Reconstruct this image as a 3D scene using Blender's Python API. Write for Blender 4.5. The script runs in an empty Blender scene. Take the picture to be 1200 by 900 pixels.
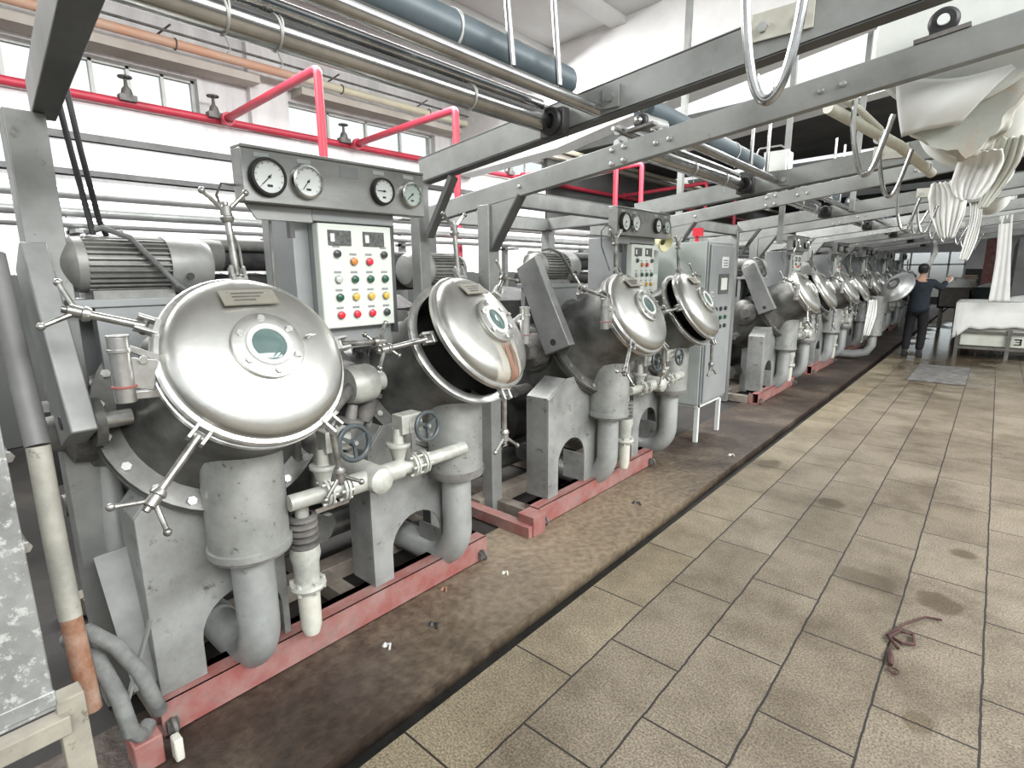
import bpy, bmesh, math, random
from mathutils import Vector, Matrix, Euler
random.seed(7)
S = bpy.context.scene
C = S.collection
V = Vector
PI = math.pi

# ------------------------------------------------------------------ materials
def new_mat(name):
    m = bpy.data.materials.new(name); m.use_nodes = True
    nt = m.node_tree; b = nt.nodes['Principled BSDF']
    return m, nt, b

def mat(name, col, rough=.5, metal=0., var=.0, scale=4., col2=None, bump=0., bscale=40., rvar=0., stretch=(1,1,1), coat=0., spots=None, alpha=None, trans=0., distort=0.):
    """colour + large scale mottling towards col2 + fine bump; all in object space"""
    m, nt, b = new_mat(name)
    N = nt.nodes; L = nt.links
    b.inputs['Roughness'].default_value = rough
    b.inputs['Metallic'].default_value = metal
    b.inputs['Base Color'].default_value = (*col, 1)
    b.inputs['Coat Weight'].default_value = coat
    if trans: b.inputs['Transmission Weight'].default_value = trans
    if alpha is not None: b.inputs['Alpha'].default_value = alpha
    tc = N.new('ShaderNodeTexCoord'); mp = N.new('ShaderNodeMapping')
    mp.inputs['Scale'].default_value = stretch
    L.new(tc.outputs['Object'], mp.inputs['Vector'])
    last = None
    if col2 is not None:
        n = N.new('ShaderNodeTexNoise'); n.inputs['Scale'].default_value = scale; n.inputs['Detail'].default_value = 6
        n.inputs['Roughness'].default_value = .65; n.inputs['Distortion'].default_value = distort
        L.new(mp.outputs[0], n.inputs['Vector'])
        r = N.new('ShaderNodeValToRGB')
        r.color_ramp.elements[0].position = .38 - var*.0; r.color_ramp.elements[1].position = .68
        r.color_ramp.elements[0].color = (*col, 1); r.color_ramp.elements[1].color = (*col2, 1)
        L.new(n.outputs['Fac'], r.inputs['Fac']); last = r.outputs['Color']
        if rvar:
            mr = N.new('ShaderNodeMapRange'); mr.inputs['To Min'].default_value = rough - rvar; mr.inputs['To Max'].default_value = rough + rvar
            L.new(n.outputs['Fac'], mr.inputs['Value']); L.new(mr.outputs[0], b.inputs['Roughness'])
    if spots is not None:
        sc, thr, w, c3 = spots
        n3 = N.new('ShaderNodeTexNoise'); n3.inputs['Scale'].default_value = sc; n3.inputs['Detail'].default_value = 8; n3.inputs['Roughness'].default_value = .75
        L.new(tc.outputs['Object'], n3.inputs['Vector'])
        r3 = N.new('ShaderNodeValToRGB'); r3.color_ramp.elements[0].position = thr; r3.color_ramp.elements[1].position = thr + w
        L.new(n3.outputs['Fac'], r3.inputs['Fac'])
        mx = N.new('ShaderNodeMix'); mx.data_type = 'RGBA'
        L.new(r3.outputs['Color'], mx.inputs[0])
        if last: L.new(last, mx.inputs[6])
        else: mx.inputs[6].default_value = (*col, 1)
        mx.inputs[7].default_value = (*c3, 1)
        last = mx.outputs[2]
    if last: L.new(last, b.inputs['Base Color'])
    if bump:
        n2 = N.new('ShaderNodeTexNoise'); n2.inputs['Scale'].default_value = bscale; n2.inputs['Detail'].default_value = 4
        L.new(mp.outputs[0], n2.inputs['Vector'])
        bp = N.new('ShaderNodeBump'); bp.inputs['Strength'].default_value = bump; bp.inputs['Distance'].default_value = .01
        L.new(n2.outputs['Fac'], bp.inputs['Height']); L.new(bp.outputs[0], b.inputs['Normal'])
    return m

M = {}
M['lid']    = mat('polished_lid_steel', (.50,.50,.465), .33, .92, scale=3, col2=(.60,.60,.565), rvar=.06, bump=.04, bscale=60)
M['rim']    = mat('rim_steel', (.62,.62,.60), .3, .9, scale=20, col2=(.45,.45,.43))
M['chrome'] = mat('chrome_steel', (.52,.52,.51), .2, .97, scale=6, col2=(.34,.34,.335), rvar=.05)
M['tank']   = mat('welded_tank_steel', (.44,.45,.43), .42, .5, scale=4, col2=(.27,.28,.265), rvar=.08, bump=.06, bscale=30, spots=(20,.60,.05,(.10,.10,.09)))
M['body']   = mat('dull_vessel_steel', (.20,.202,.19), .40, .6, scale=4, col2=(.07,.07,.064), rvar=.1, bump=.08, bscale=25)
M['pipe']   = mat('grey_painted_pipe', (.40,.415,.40), .45, .3, scale=3.5, col2=(.27,.28,.27), bump=.06, spots=(13,.62,.08,(.14,.14,.13)))
M['frame']  = mat('galvanised_frame', (.32,.33,.315), .45, .4, scale=2.5, col2=(.20,.205,.195), rvar=.06, spots=(9,.62,.1,(.15,.145,.13)))
M['plate']  = mat('support_plate_paint', (.36,.368,.355), .45, .35, scale=3, col2=(.19,.195,.185), spots=(11,.585,.09,(.10,.095,.085)), bump=.05)
M['flangep']= mat('beam_flange_steel', (.11,.112,.11), .5, .3, scale=5, col2=(.07,.072,.07))
M['white']  = mat('white_enamel', (.72,.74,.70), .4, 0, scale=5, col2=(.62,.64,.60))
M['cream']  = mat('cream_pipe_paint', (.62,.62,.54), .5, .1, scale=6, col2=(.48,.47,.40), spots=(18,.66,.06,(.25,.2,.14)))
M['valve']  = mat('pale_cast_valve', (.52,.53,.48), .48, .25, scale=12, col2=(.36,.36,.32), bump=.2, bscale=50)
M['castdk'] = mat('dirty_cast_iron', (.09,.088,.082), .6, .25, scale=8, col2=(.22,.21,.195), bump=.2, bscale=40)
M['dark']   = mat('black_grime', (.02,.02,.02), .55, .0, scale=6, col2=(.05,.05,.045))
M['rag'] = mat('maroon_rag', (.035,.012,.012), .8, 0, scale=20, col2=(.08,.035,.025))
M['dullrod'] = mat('greasy_rod_steel', (.46,.455,.43), .32, .85, scale=14, col2=(.14,.135,.12), rvar=.08)
M['duncream'] = mat('dirty_cream_paint', (.33,.31,.25), .6, 0, scale=5, col2=(.2,.185,.15), spots=(12,.6,.08,(.1,.08,.06)))
M['oldpipe'] = mat('weathered_cream_pipe', (.42,.41,.35), .55, .1, scale=5, col2=(.24,.24,.21), spots=(14,.6,.08,(.12,.1,.07)))
M['scuffed'] = mat('scuffed_side_steel', (.34,.35,.34), .45, .4, scale=3, col2=(.17,.175,.17), spots=(20,.53,.06,(.52,.53,.51)), bump=.1)
M['floorshade'] = mat('shade_blackened_floor', (.010,.009,.008), .7, .0, scale=2.2, col2=(.028,.024,.02), bump=.3, bscale=9)  # floor colour blackened for the shade under and behind the machines
M['wheel']  = mat('dark_handwheel_paint', (.045,.06,.065), .42, .2, scale=14, col2=(.09,.10,.10))
M['rubber'] = mat('black_rubber', (.02,.02,.022), .5)
M['red']    = mat('red_pipe_paint', (.50,.035,.065), .45, 0, scale=4, col2=(.36,.035,.055))
M['railred']= mat('worn_red_primer', (.24,.075,.065), .6, 0, scale=6, col2=(.28,.17,.15), spots=(7,.54,.16,(.16,.14,.125)), bump=.15, bscale=40)
M['railtan']= mat('dusty_rail', (.23,.2,.165), .7, 0, scale=6, col2=(.12,.10,.08), bump=.2, bscale=40)
M['motor']  = mat('grey_motor_paint', (.20,.20,.19), .5, .3, scale=9, col2=(.30,.30,.28), spots=(16,.62,.08,(.13,.09,.06)))
M['cowl']   = mat('motor_cowl_paint', (.36,.37,.35), .45, .3, scale=5, col2=(.26,.26,.25))
M['guard']  = mat('belt_guard_paint', (.30,.305,.295), .4, .4, scale=4, col2=(.20,.205,.20), spots=(9,.64,.1,(.14,.14,.13)))
M['gaugebox']=mat('gauge_box_steel', (.36,.365,.35), .36, .65, scale=2.5, col2=(.25,.255,.245), stretch=(1,1,3), rvar=.05)
M['cab']    = mat('cabinet_grey_paint', (.27,.285,.285), .45, .3, scale=2, col2=(.35,.365,.36), spots=(12,.66,.06,(.17,.17,.165)))
M['cab2']   = mat('cabinet_pale_side', (.50,.54,.51), .5, .1, scale=2.5, col2=(.40,.44,.42), spots=(9,.64,.06,(.2,.2,.18)))
M['panel']  = mat('panel_face', (.66,.70,.64), .45, 0, scale=3, col2=(.60,.64,.58))
M['dial']   = mat('dial_white', (.72,.75,.73), .35, 0, scale=6, col2=(.64,.68,.66))
M['dialgn'] = mat('dial_greenish', (.42,.50,.46), .35, 0, scale=6, col2=(.5,.56,.52))
M['ink']    = mat('black_ink', (.015,.015,.015), .5)
M['btn_g']  = mat('green_button', (.02,.09,.05), .3)
M['btn_y']  = mat('yellow_button', (.62,.42,.08), .3)
M['btn_r']  = mat('red_button', (.66,.03,.05), .3)
M['btn_o']  = mat('orange_button', (.55,.22,.05), .3)
M['btn_k']  = mat('black_button', (.04,.045,.045), .3)
M['btn_w']  = mat('clear_button', (.5,.53,.5), .3)
M['display']= mat('display_window', (.05,.055,.055), .6, .0, scale=60, col2=(.14,.14,.13))
M['glass']  = mat('sight_glass', (.10,.15,.14), .08, 0, scale=5, col2=(.07,.11,.10))
M['ringw']  = mat('white_gasket', (.75,.78,.75), .35)
M['brass']  = mat('name_plate_metal', (.40,.39,.33), .45, .6, scale=60, col2=(.36,.34,.28))
M['rust']   = mat('rusty_steel', (.22,.09,.045), .7, .1, scale=10, col2=(.38,.27,.2), bump=.3)
M['insul']  = mat('dark_insulation', (.025,.025,.024), .6, 0, scale=9, col2=(.08,.08,.075), bump=.4, bscale=18)
M['insulg'] = mat('grey_insulation', (.26,.26,.24), .6, 0, scale=9, col2=(.16,.16,.15), bump=.4, bscale=18)
M['drum']   = mat('blue_black_rubber_roller', (.055,.075,.085), .45, .1, scale=3, col2=(.09,.115,.125), rvar=.06)
M['hose']   = mat('grey_cloth_hose', (.20,.205,.195), .75, 0, scale=8, col2=(.09,.095,.09), bump=.3)
M['cloth']  = mat('white_cloth', (.74,.75,.72), .8, 0, scale=4, col2=(.66,.67,.63), bump=.08)
M['clothgy']= mat('stained_grey_cloth', (.52,.53,.47), .8, 0, scale=2.5, col2=(.40,.41,.36), bump=.15, spots=(4,.56,.12,(.5,.37,.29)))
M['cyanw']  = mat('white_tie', (.5,.5,.48), .6)
M['orange'] = mat('orange_pipe_paint', (.70,.38,.25), .5, 0, scale=2, col2=(.66,.48,.36))
M['ivory']  = mat('ivory_pipe_paint', (.72,.68,.50), .5, 0, scale=2, col2=(.66,.63,.5))
M['silver'] = mat('silver_lagging', (.66,.67,.66), .35, .7, scale=3, col2=(.5,.51,.5))
M['skin']   = mat('skin', (.45,.27,.19), .55)
M['hair']   = mat('black_hair', (.012,.011,.012), .5)
M['jacket'] = mat('navy_jacket', (.008,.014,.022), .85, 0, scale=9, col2=(.016,.024,.032))
M['trouser']= mat('black_trousers', (.005,.005,.007), .85)
M['shoe']   = mat('black_boots', (.012,.012,.012), .35)
M['green']  = mat('dark_green_bin', (.025,.05,.045), .5, 0, scale=8, col2=(.045,.07,.06))
M['woodbrn']= mat('brown_bin', (.06,.05,.045), .5, 0, scale=8, col2=(.10,.085,.07))
M['cartw']  = mat('cart_tub_side', (.58,.60,.53), .5, 0, scale=5, col2=(.48,.50,.42))
M['peach'] = mat('peach_cloth', (.62,.42,.30), .8, 0, scale=6, col2=(.66,.6,.5))
M['cartf']  = mat('cart_frame_steel', (.10,.095,.085), .5, .4, scale=8, col2=(.18,.17,.15))
M['lampy']  = mat('yellow_alarm_horn', (.62,.6,.36), .4)
M['greywall']= mat('grey_machine_panel', (.17,.17,.165), .55, .1, scale=3, col2=(.11,.11,.105))

# plaster wall (white, stained) with its lower part darkened for shade
def wall_material():
    m, nt, b = new_mat('plaster_wall'); N = nt.nodes; L = nt.links
    tc = N.new('ShaderNodeTexCoord'); sep = N.new('ShaderNodeSeparateXYZ'); L.new(tc.outputs['Object'], sep.inputs[0])
    mp = N.new('ShaderNodeMapping'); mp.inputs['Scale'].default_value = (1, 3, .5); L.new(tc.outputs['Object'], mp.inputs['Vector'])
    n = N.new('ShaderNodeTexNoise'); n.inputs['Scale'].default_value = 1.4; n.inputs['Detail'].default_value = 8; n.inputs['Roughness'].default_value = .7
    L.new(mp.outputs[0], n.inputs['Vector'])
    r = N.new('ShaderNodeValToRGB'); r.color_ramp.elements[0].position = .35; r.color_ramp.elements[0].color = (.66,.66,.66,1)
    r.color_ramp.elements[1].position = .6; r.color_ramp.elements[1].color = (.84,.84,.83,1); L.new(n.outputs['Fac'], r.inputs['Fac'])
    # shade behind the machines painted in up to 1.75 m
    ad = N.new('ShaderNodeMath'); ad.operation = 'MULTIPLY_ADD'; ad.inputs[1].default_value = .12; L.new(n.outputs['Fac'], ad.inputs[0]); L.new(sep.outputs['Z'], ad.inputs[2])
    st = N.new('ShaderNodeMath'); st.operation = 'GREATER_THAN'; st.inputs[1].default_value = 1.72; L.new(ad.outputs[0], st.inputs[0])
    mx = N.new('ShaderNodeMix'); mx.data_type = 'RGBA'; mx.inputs[6].default_value = (.07,.075,.07,1)
    L.new(st.outputs[0], mx.inputs[0]); L.new(r.outputs[0], mx.inputs[7]); L.new(mx.outputs[2], b.inputs['Base Color'])
    b.inputs['Roughness'].default_value = .8
    return m
M['wall'] = wall_material()
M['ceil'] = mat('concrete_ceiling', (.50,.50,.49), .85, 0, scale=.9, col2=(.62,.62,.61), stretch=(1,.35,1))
M['ceildk'] = mat('unlit_ceiling', (.075,.078,.075), .9, 0, scale=.8, col2=(.12,.12,.115))  # dark tone stands in for the unlit depth of the far bay
M['beamw'] = mat('whitewashed_beam', (.80,.80,.79), .8, 0, scale=2, col2=(.70,.70,.69), bump=.1, bscale=14)
M['soffit'] = mat('beige_ledge', (.50,.46,.40), .8, 0, scale=2, col2=(.6,.57,.52))

def tile_material():
    m, nt, b = new_mat('granite_paving'); N = nt.nodes; L = nt.links
    tc = N.new('ShaderNodeTexCoord'); sep = N.new('ShaderNodeSeparateXYZ'); L.new(tc.outputs['Object'], sep.inputs[0])
    # slight wobble so that joints are not ruler straight
    nw = N.new('ShaderNodeTexNoise'); nw.inputs['Scale'].default_value = 9; L.new(tc.outputs['Object'], nw.inputs['Vector'])
    wob = N.new('ShaderNodeMath'); wob.operation = 'MULTIPLY_ADD'; wob.inputs[1].default_value = .012; L.new(nw.outputs['Fac'], wob.inputs[0])
    ax = N.new('ShaderNodeMath'); ax.operation = 'ADD'; ax.inputs[1].default_value = 1.4525 - .006; L.new(sep.outputs['X'], wob.inputs[2]); L.new(wob.outputs[0], ax.inputs[0])
    ay = N.new('ShaderNodeMath'); ay.operation = 'ADD'; ay.inputs[1].default_value = -1.345 + .63*20; L.new(sep.outputs['Y'], ay.inputs[0])
    cb = N.new('ShaderNodeCombineXYZ'); L.new(ay.outputs[0], cb.inputs['X']); L.new(ax.outputs[0], cb.inputs['Y'])
    br = N.new('ShaderNodeTexBrick'); br.offset = .5; br.offset_frequency = 2; br.squash = 1
    br.inputs['Scale'].default_value = 1; br.inputs['Brick Width'].default_value = .63; br.inputs['Row Height'].default_value = .3215
    br.inputs['Mortar Size'].default_value = .0050; br.inputs['Mortar Smooth'].default_value = .3; br.inputs['Bias'].default_value = 0
    br.inputs['Color1'].default_value = (.128,.108,.080,1); br.inputs['Color2'].default_value = (.165,.143,.112,1); br.inputs['Mortar'].default_value = (.014,.011,.009,1)
    L.new(cb.outputs[0], br.inputs['Vector'])
    # speckle
    n1 = N.new('ShaderNodeTexNoise'); n1.inputs['Scale'].default_value = 120; n1.inputs['Detail'].default_value = 3; L.new(tc.outputs['Object'], n1.inputs['Vector'])
    r1 = N.new('ShaderNodeValToRGB'); r1.color_ramp.elements[0].position = .36; r1.color_ramp.elements[0].color = (.55,.54,.52,1); r1.color_ramp.elements[1].position = .66; r1.color_ramp.elements[1].color = (1.55,1.55,1.52,1)
    L.new(n1.outputs['Fac'], r1.inputs['Fac'])
    mu = N.new('ShaderNodeMix'); mu.data_type = 'RGBA'; mu.blend_type = 'MULTIPLY'; mu.inputs[0].default_value = 1
    L.new(br.outputs['Color'], mu.inputs[6]); L.new(r1.outputs[0], mu.inputs[7])
    # stains
    n2 = N.new('ShaderNodeTexNoise'); n2.inputs['Scale'].default_value = 1.7; n2.inputs['Detail'].default_value = 9; n2.inputs['Roughness'].default_value = .7; L.new(tc.outputs['Object'], n2.inputs['Vector'])
    r2 = N.new('ShaderNodeValToRGB'); r2.color_ramp.elements[0].position = .36; r2.color_ramp.elements[0].color = (.58,.53,.46,1); r2.color_ramp.elements[1].position = .58; r2.color_ramp.elements[1].color = (1.1,1.08,1.04,1)
    L.new(n2.outputs['Fac'], r2.inputs['Fac'])
    m2 = N.new('ShaderNodeMix'); m2.data_type = 'RGBA'; m2.blend_type = 'MULTIPLY'; m2.inputs[0].default_value = 1
    L.new(mu.outputs[2], m2.inputs[6]); L.new(r2.outputs[0], m2.inputs[7])
    # paler worn kerb row beside the drain
    kr = N.new('ShaderNodeMath'); kr.operation = 'LESS_THAN'; kr.inputs[1].default_value = -1.132; L.new(sep.outputs['X'], kr.inputs[0])
    m3 = N.new('ShaderNodeMix'); m3.data_type = 'RGBA'; m3.blend_type = 'MULTIPLY'; L.new(kr.outputs[0], m3.inputs[0]); m3.inputs[7].default_value = (1.2,1.2,1.12,1)
    L.new(m2.outputs[2], m3.inputs[6])
    # damp patches: two by the near hook, plus a wet zone further away
    def disc(cx, cy, rx, ry, ns=5.):
        sx = N.new('ShaderNodeMath'); sx.operation = 'SUBTRACT'; sx.inputs[1].default_value = cx; L.new(sep.outputs['X'], sx.inputs[0])
        sy = N.new('ShaderNodeMath'); sy.operation = 'SUBTRACT'; sy.inputs[1].default_value = cy; L.new(sep.outputs['Y'], sy.inputs[0])
        dx = N.new('ShaderNodeMath'); dx.operation = 'DIVIDE'; dx.inputs[1].default_value = rx; L.new(sx.outputs[0], dx.inputs[0])
        dy = N.new('ShaderNodeMath'); dy.operation = 'DIVIDE'; dy.inputs[1].default_value = ry; L.new(sy.outputs[0], dy.inputs[0])
        c = N.new('ShaderNodeCombineXYZ'); L.new(dx.outputs[0], c.inputs[0]); L.new(dy.outputs[0], c.inputs[1])
        ln = N.new('ShaderNodeVectorMath'); ln.operation = 'LENGTH'; L.new(c.outputs[0], ln.inputs[0])
        nn = N.new('ShaderNodeTexNoise'); nn.inputs['Scale'].default_value = ns; nn.inputs['Detail'].default_value = 6; L.new(tc.outputs['Object'], nn.inputs['Vector'])
        a = N.new('ShaderNodeMath'); a.operation = 'MULTIPLY_ADD'; a.inputs[1].default_value = 1.7; L.new(nn.outputs['Fac'], a.inputs[0]); L.new(ln.outputs['Value'], a.inputs[2])
        q = N.new('ShaderNodeMapRange'); q.inputs['From Min'].default_value = 1.45; q.inputs['From Max'].default_value = 1.85; q.inputs['To Min'].default_value = 1; q.inputs['To Max'].default_value = 0
        L.new(a.outputs[0], q.inputs['Value']); return q.outputs[0]
    d = disc(-.33, 3.3, .2, .13)
    for a in ((-.02, 3.28, .12, .12), (-.02, 2.3, .06, .07), (.06,4.0,.09,.08), (-.7, 4.3,.1,.12), (-1.3,4.9,.1,.2)):
        e = disc(*a); mxm = N.new('ShaderNodeMath'); mxm.operation = 'MAXIMUM'; L.new(d, mxm.inputs[0]); L.new(e, mxm.inputs[1]); d = mxm.outputs[0]
    wet = disc(-.5, 16.2, 1.2, 7.5, 1.6)
    mxm = N.new('ShaderNodeMath'); mxm.operation = 'MAXIMUM'; L.new(d, mxm.inputs[0]); L.new(wet, mxm.inputs[1])
    m4 = N.new('ShaderNodeMix'); m4.data_type = 'RGBA'; m4.blend_type = 'MULTIPLY'; L.new(mxm.outputs[0], m4.inputs[0]); m4.inputs[7].default_value = (.62,.58,.5,1)
    L.new(m3.outputs[2], m4.inputs[6]); L.new(m4.outputs[2], b.inputs['Base Color'])
    rr = N.new('ShaderNodeMapRange'); rr.inputs['To Min'].default_value = .62; rr.inputs['To Max'].default_value = .12; L.new(wet, rr.inputs['Value'])
    rm = N.new('ShaderNodeMath'); rm.operation = 'MULTIPLY_ADD'; rm.inputs[1].default_value = -.22; L.new(d, rm.inputs[0]); L.new(rr.outputs[0], rm.inputs[2]); L.new(rm.outputs[0], b.inputs['Roughness'])
    bp = N.new('ShaderNodeBump'); bp.inputs['Strength'].default_value = .5; bp.inputs['Distance'].default_value = .006
    iv = N.new('ShaderNodeMath'); iv.operation = 'MULTIPLY_ADD'; iv.inputs[1].default_value = -1; L.new(br.outputs['Fac'], iv.inputs[0])
    sm = N.new('ShaderNodeMath'); sm.operation = 'MULTIPLY'; sm.inputs[1].default_value = .12; L.new(n1.outputs['Fac'], sm.inputs[0]); L.new(sm.outputs[0], iv.inputs[2])
    L.new(iv.outputs[0], bp.inputs['Height']); L.new(bp.outputs[0], b.inputs['Normal'])
    return m
M['tile'] = tile_material()

def mud_material():
    m, nt, b = new_mat('muddy_concrete'); N = nt.nodes; L = nt.links
    tc = N.new('ShaderNodeTexCoord')
    n = N.new('ShaderNodeTexNoise'); n.inputs['Scale'].default_value = 1.3; n.inputs['Detail'].default_value = 9; n.inputs['Roughness'].default_value = .7
    L.new(tc.outputs['Object'], n.inputs['Vector'])
    r = N.new('ShaderNodeValToRGB'); e = r.color_ramp.elements
    e[0].position = .34; e[0].color = (.020,.014,.010,1); e[1].position = .66; e[1].color = (.11,.085,.062,1)
    k = e.new(.5); k.color = (.045,.031,.022,1)
    L.new(n.outputs['Fac'], r.inputs['Fac'])
    # a paler concrete pad between y=2.2 and 3.1
    sep = N.new('ShaderNodeSeparateXYZ'); L.new(tc.outputs['Object'], sep.inputs[0])
    sy = N.new('ShaderNodeMath'); sy.operation = 'SUBTRACT'; sy.inputs[1].default_value = 3.1; L.new(sep.outputs['Y'], sy.inputs[0])
    ab = N.new('ShaderNodeMath'); ab.operation = 'ABSOLUTE'; L.new(sy.outputs[0], ab.inputs[0])
    ad = N.new('ShaderNodeMath'); ad.operation = 'MULTIPLY_ADD'; ad.inputs[1].default_value = -1.6; L.new(n.outputs['Fac'], ad.inputs[0]); L.new(ab.outputs[0], ad.inputs[2])
    mr = N.new('ShaderNodeMapRange'); mr.inputs['From Min'].default_value = -.15; mr.inputs['From Max'].default_value = 1.0; mr.inputs['To Min'].default_value = .75; mr.inputs['To Max'].default_value = 0
    L.new(ad.outputs[0], mr.inputs['Value'])
    mx = N.new('ShaderNodeMix'); mx.data_type = 'RGBA'; L.new(mr.outputs[0], mx.inputs[0]); L.new(r.outputs[0], mx.inputs[6]); mx.inputs[7].default_value = (.25,.20,.135,1)
    sp = N.new('ShaderNodeTexNoise'); sp.inputs['Scale'].default_value = 22; sp.inputs['Detail'].default_value = 5; L.new(tc.outputs['Object'], sp.inputs['Vector'])
    r2 = N.new('ShaderNodeValToRGB'); r2.color_ramp.elements[0].position = .3; r2.color_ramp.elements[0].color = (.7,.68,.66,1); r2.color_ramp.elements[1].position = .66; r2.color_ramp.elements[1].color = (1.2,1.2,1.2,1); L.new(sp.outputs['Fac'], r2.inputs['Fac'])
    mu = N.new('ShaderNodeMix'); mu.data_type = 'RGBA'; mu.blend_type = 'MULTIPLY'; mu.inputs[0].default_value = 1; L.new(mx.outputs[2], mu.inputs[6]); L.new(r2.outputs[0], mu.inputs[7])
    L.new(mu.outputs[2], b.inputs['Base Color'])
    b.inputs['Roughness'].default_value = .55
    bp = N.new('ShaderNodeBump'); bp.inputs['Strength'].default_value = .5; bp.inputs['Distance'].default_value = .02; L.new(sp.outputs['Fac'], bp.inputs['Height']); L.new(bp.outputs[0], b.inputs['Normal'])
    return m
M['mud'] = mud_material()

def streak_lid():
    """lid steel with a rusty run below the sight glass (object space: s = lateral y, z down)"""
    m = M['lid'].copy(); m.name = 'streaked_lid_steel'; nt = m.node_tree; N = nt.nodes; L = nt.links; b = N['Principled BSDF']
    tc = N.new('ShaderNodeTexCoord'); sep = N.new('ShaderNodeSeparateXYZ'); L.new(tc.outputs['Object'], sep.inputs[0])
    n = N.new('ShaderNodeTexNoise'); n.inputs['Scale'].default_value = 9; mp = N.new('ShaderNodeMapping'); mp.inputs['Scale'].default_value = (1,3,.4)
    L.new(tc.outputs['Object'], mp.inputs[0]); L.new(mp.outputs[0], n.inputs['Vector'])
    a = N.new('ShaderNodeMath'); a.operation = 'MULTIPLY_ADD'; a.inputs[1].default_value = .16; L.new(n.outputs['Fac'], a.inputs[0]); L.new(sep.outputs['Y'], a.inputs[2])
    s = N.new('ShaderNodeMath'); s.operation = 'SUBTRACT'; s.inputs[1].default_value = STREAK_Y + .08; L.new(a.outputs[0], s.inputs[0])
    ab = N.new('ShaderNodeMath'); ab.operation = 'ABSOLUTE'; L.new(s.outputs[0], ab.inputs[0])
    r = N.new('ShaderNodeValToRGB'); e = r.color_ramp.elements
    e[0].position = 0; e[0].color = (.34,.13,.08,1); e[1].position = .12; e[1].color = (.56,.55,.5,1)
    for p, c in ((.025,(.42,.27,.2,1)), (.045,(.12,.09,.06,1)), (.06,(.5,.46,.38,1))):
        k = e.new(p); k.color = c
    L.new(ab.outputs[0], r.inputs['Fac'])
    zz = N.new('ShaderNodeMapRange'); zz.inputs['From Min'].default_value = STREAK_Z; zz.inputs['From Max'].default_value = STREAK_Z - .04; L.new(sep.outputs['Z'], zz.inputs['Value'])
    lim = N.new('ShaderNodeMath'); lim.operation = 'LESS_THAN'; lim.inputs[1].default_value = .1; L.new(ab.outputs[0], lim.inputs[0])
    ml = N.new('ShaderNodeMath'); ml.operation = 'MULTIPLY'; L.new(zz.outputs[0], ml.inputs[0]); L.new(lim.outputs[0], ml.inputs[1])
    old = b.inputs['Base Color'].links[0].from_socket
    mx = N.new('ShaderNodeMix'); mx.data_type = 'RGBA'; L.new(ml.outputs[0], mx.inputs[0]); L.new(old, mx.inputs[6]); L.new(r.outputs[0], mx.inputs[7])
    L.new(mx.outputs[2], b.inputs['Base Color'])
    mr = N.new('ShaderNodeMath'); mr.operation = 'MULTIPLY_ADD'; mr.inputs[1].default_value = -.5; mr.inputs[2].default_value = .93; L.new(ml.outputs[0], mr.inputs[0]); L.new(mr.outputs[0], b.inputs['Metallic'])
    return m
STREAK_Y, STREAK_Z = .625, 1.43      # in the machine's own space
M['lidrust'] = streak_lid()

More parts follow.
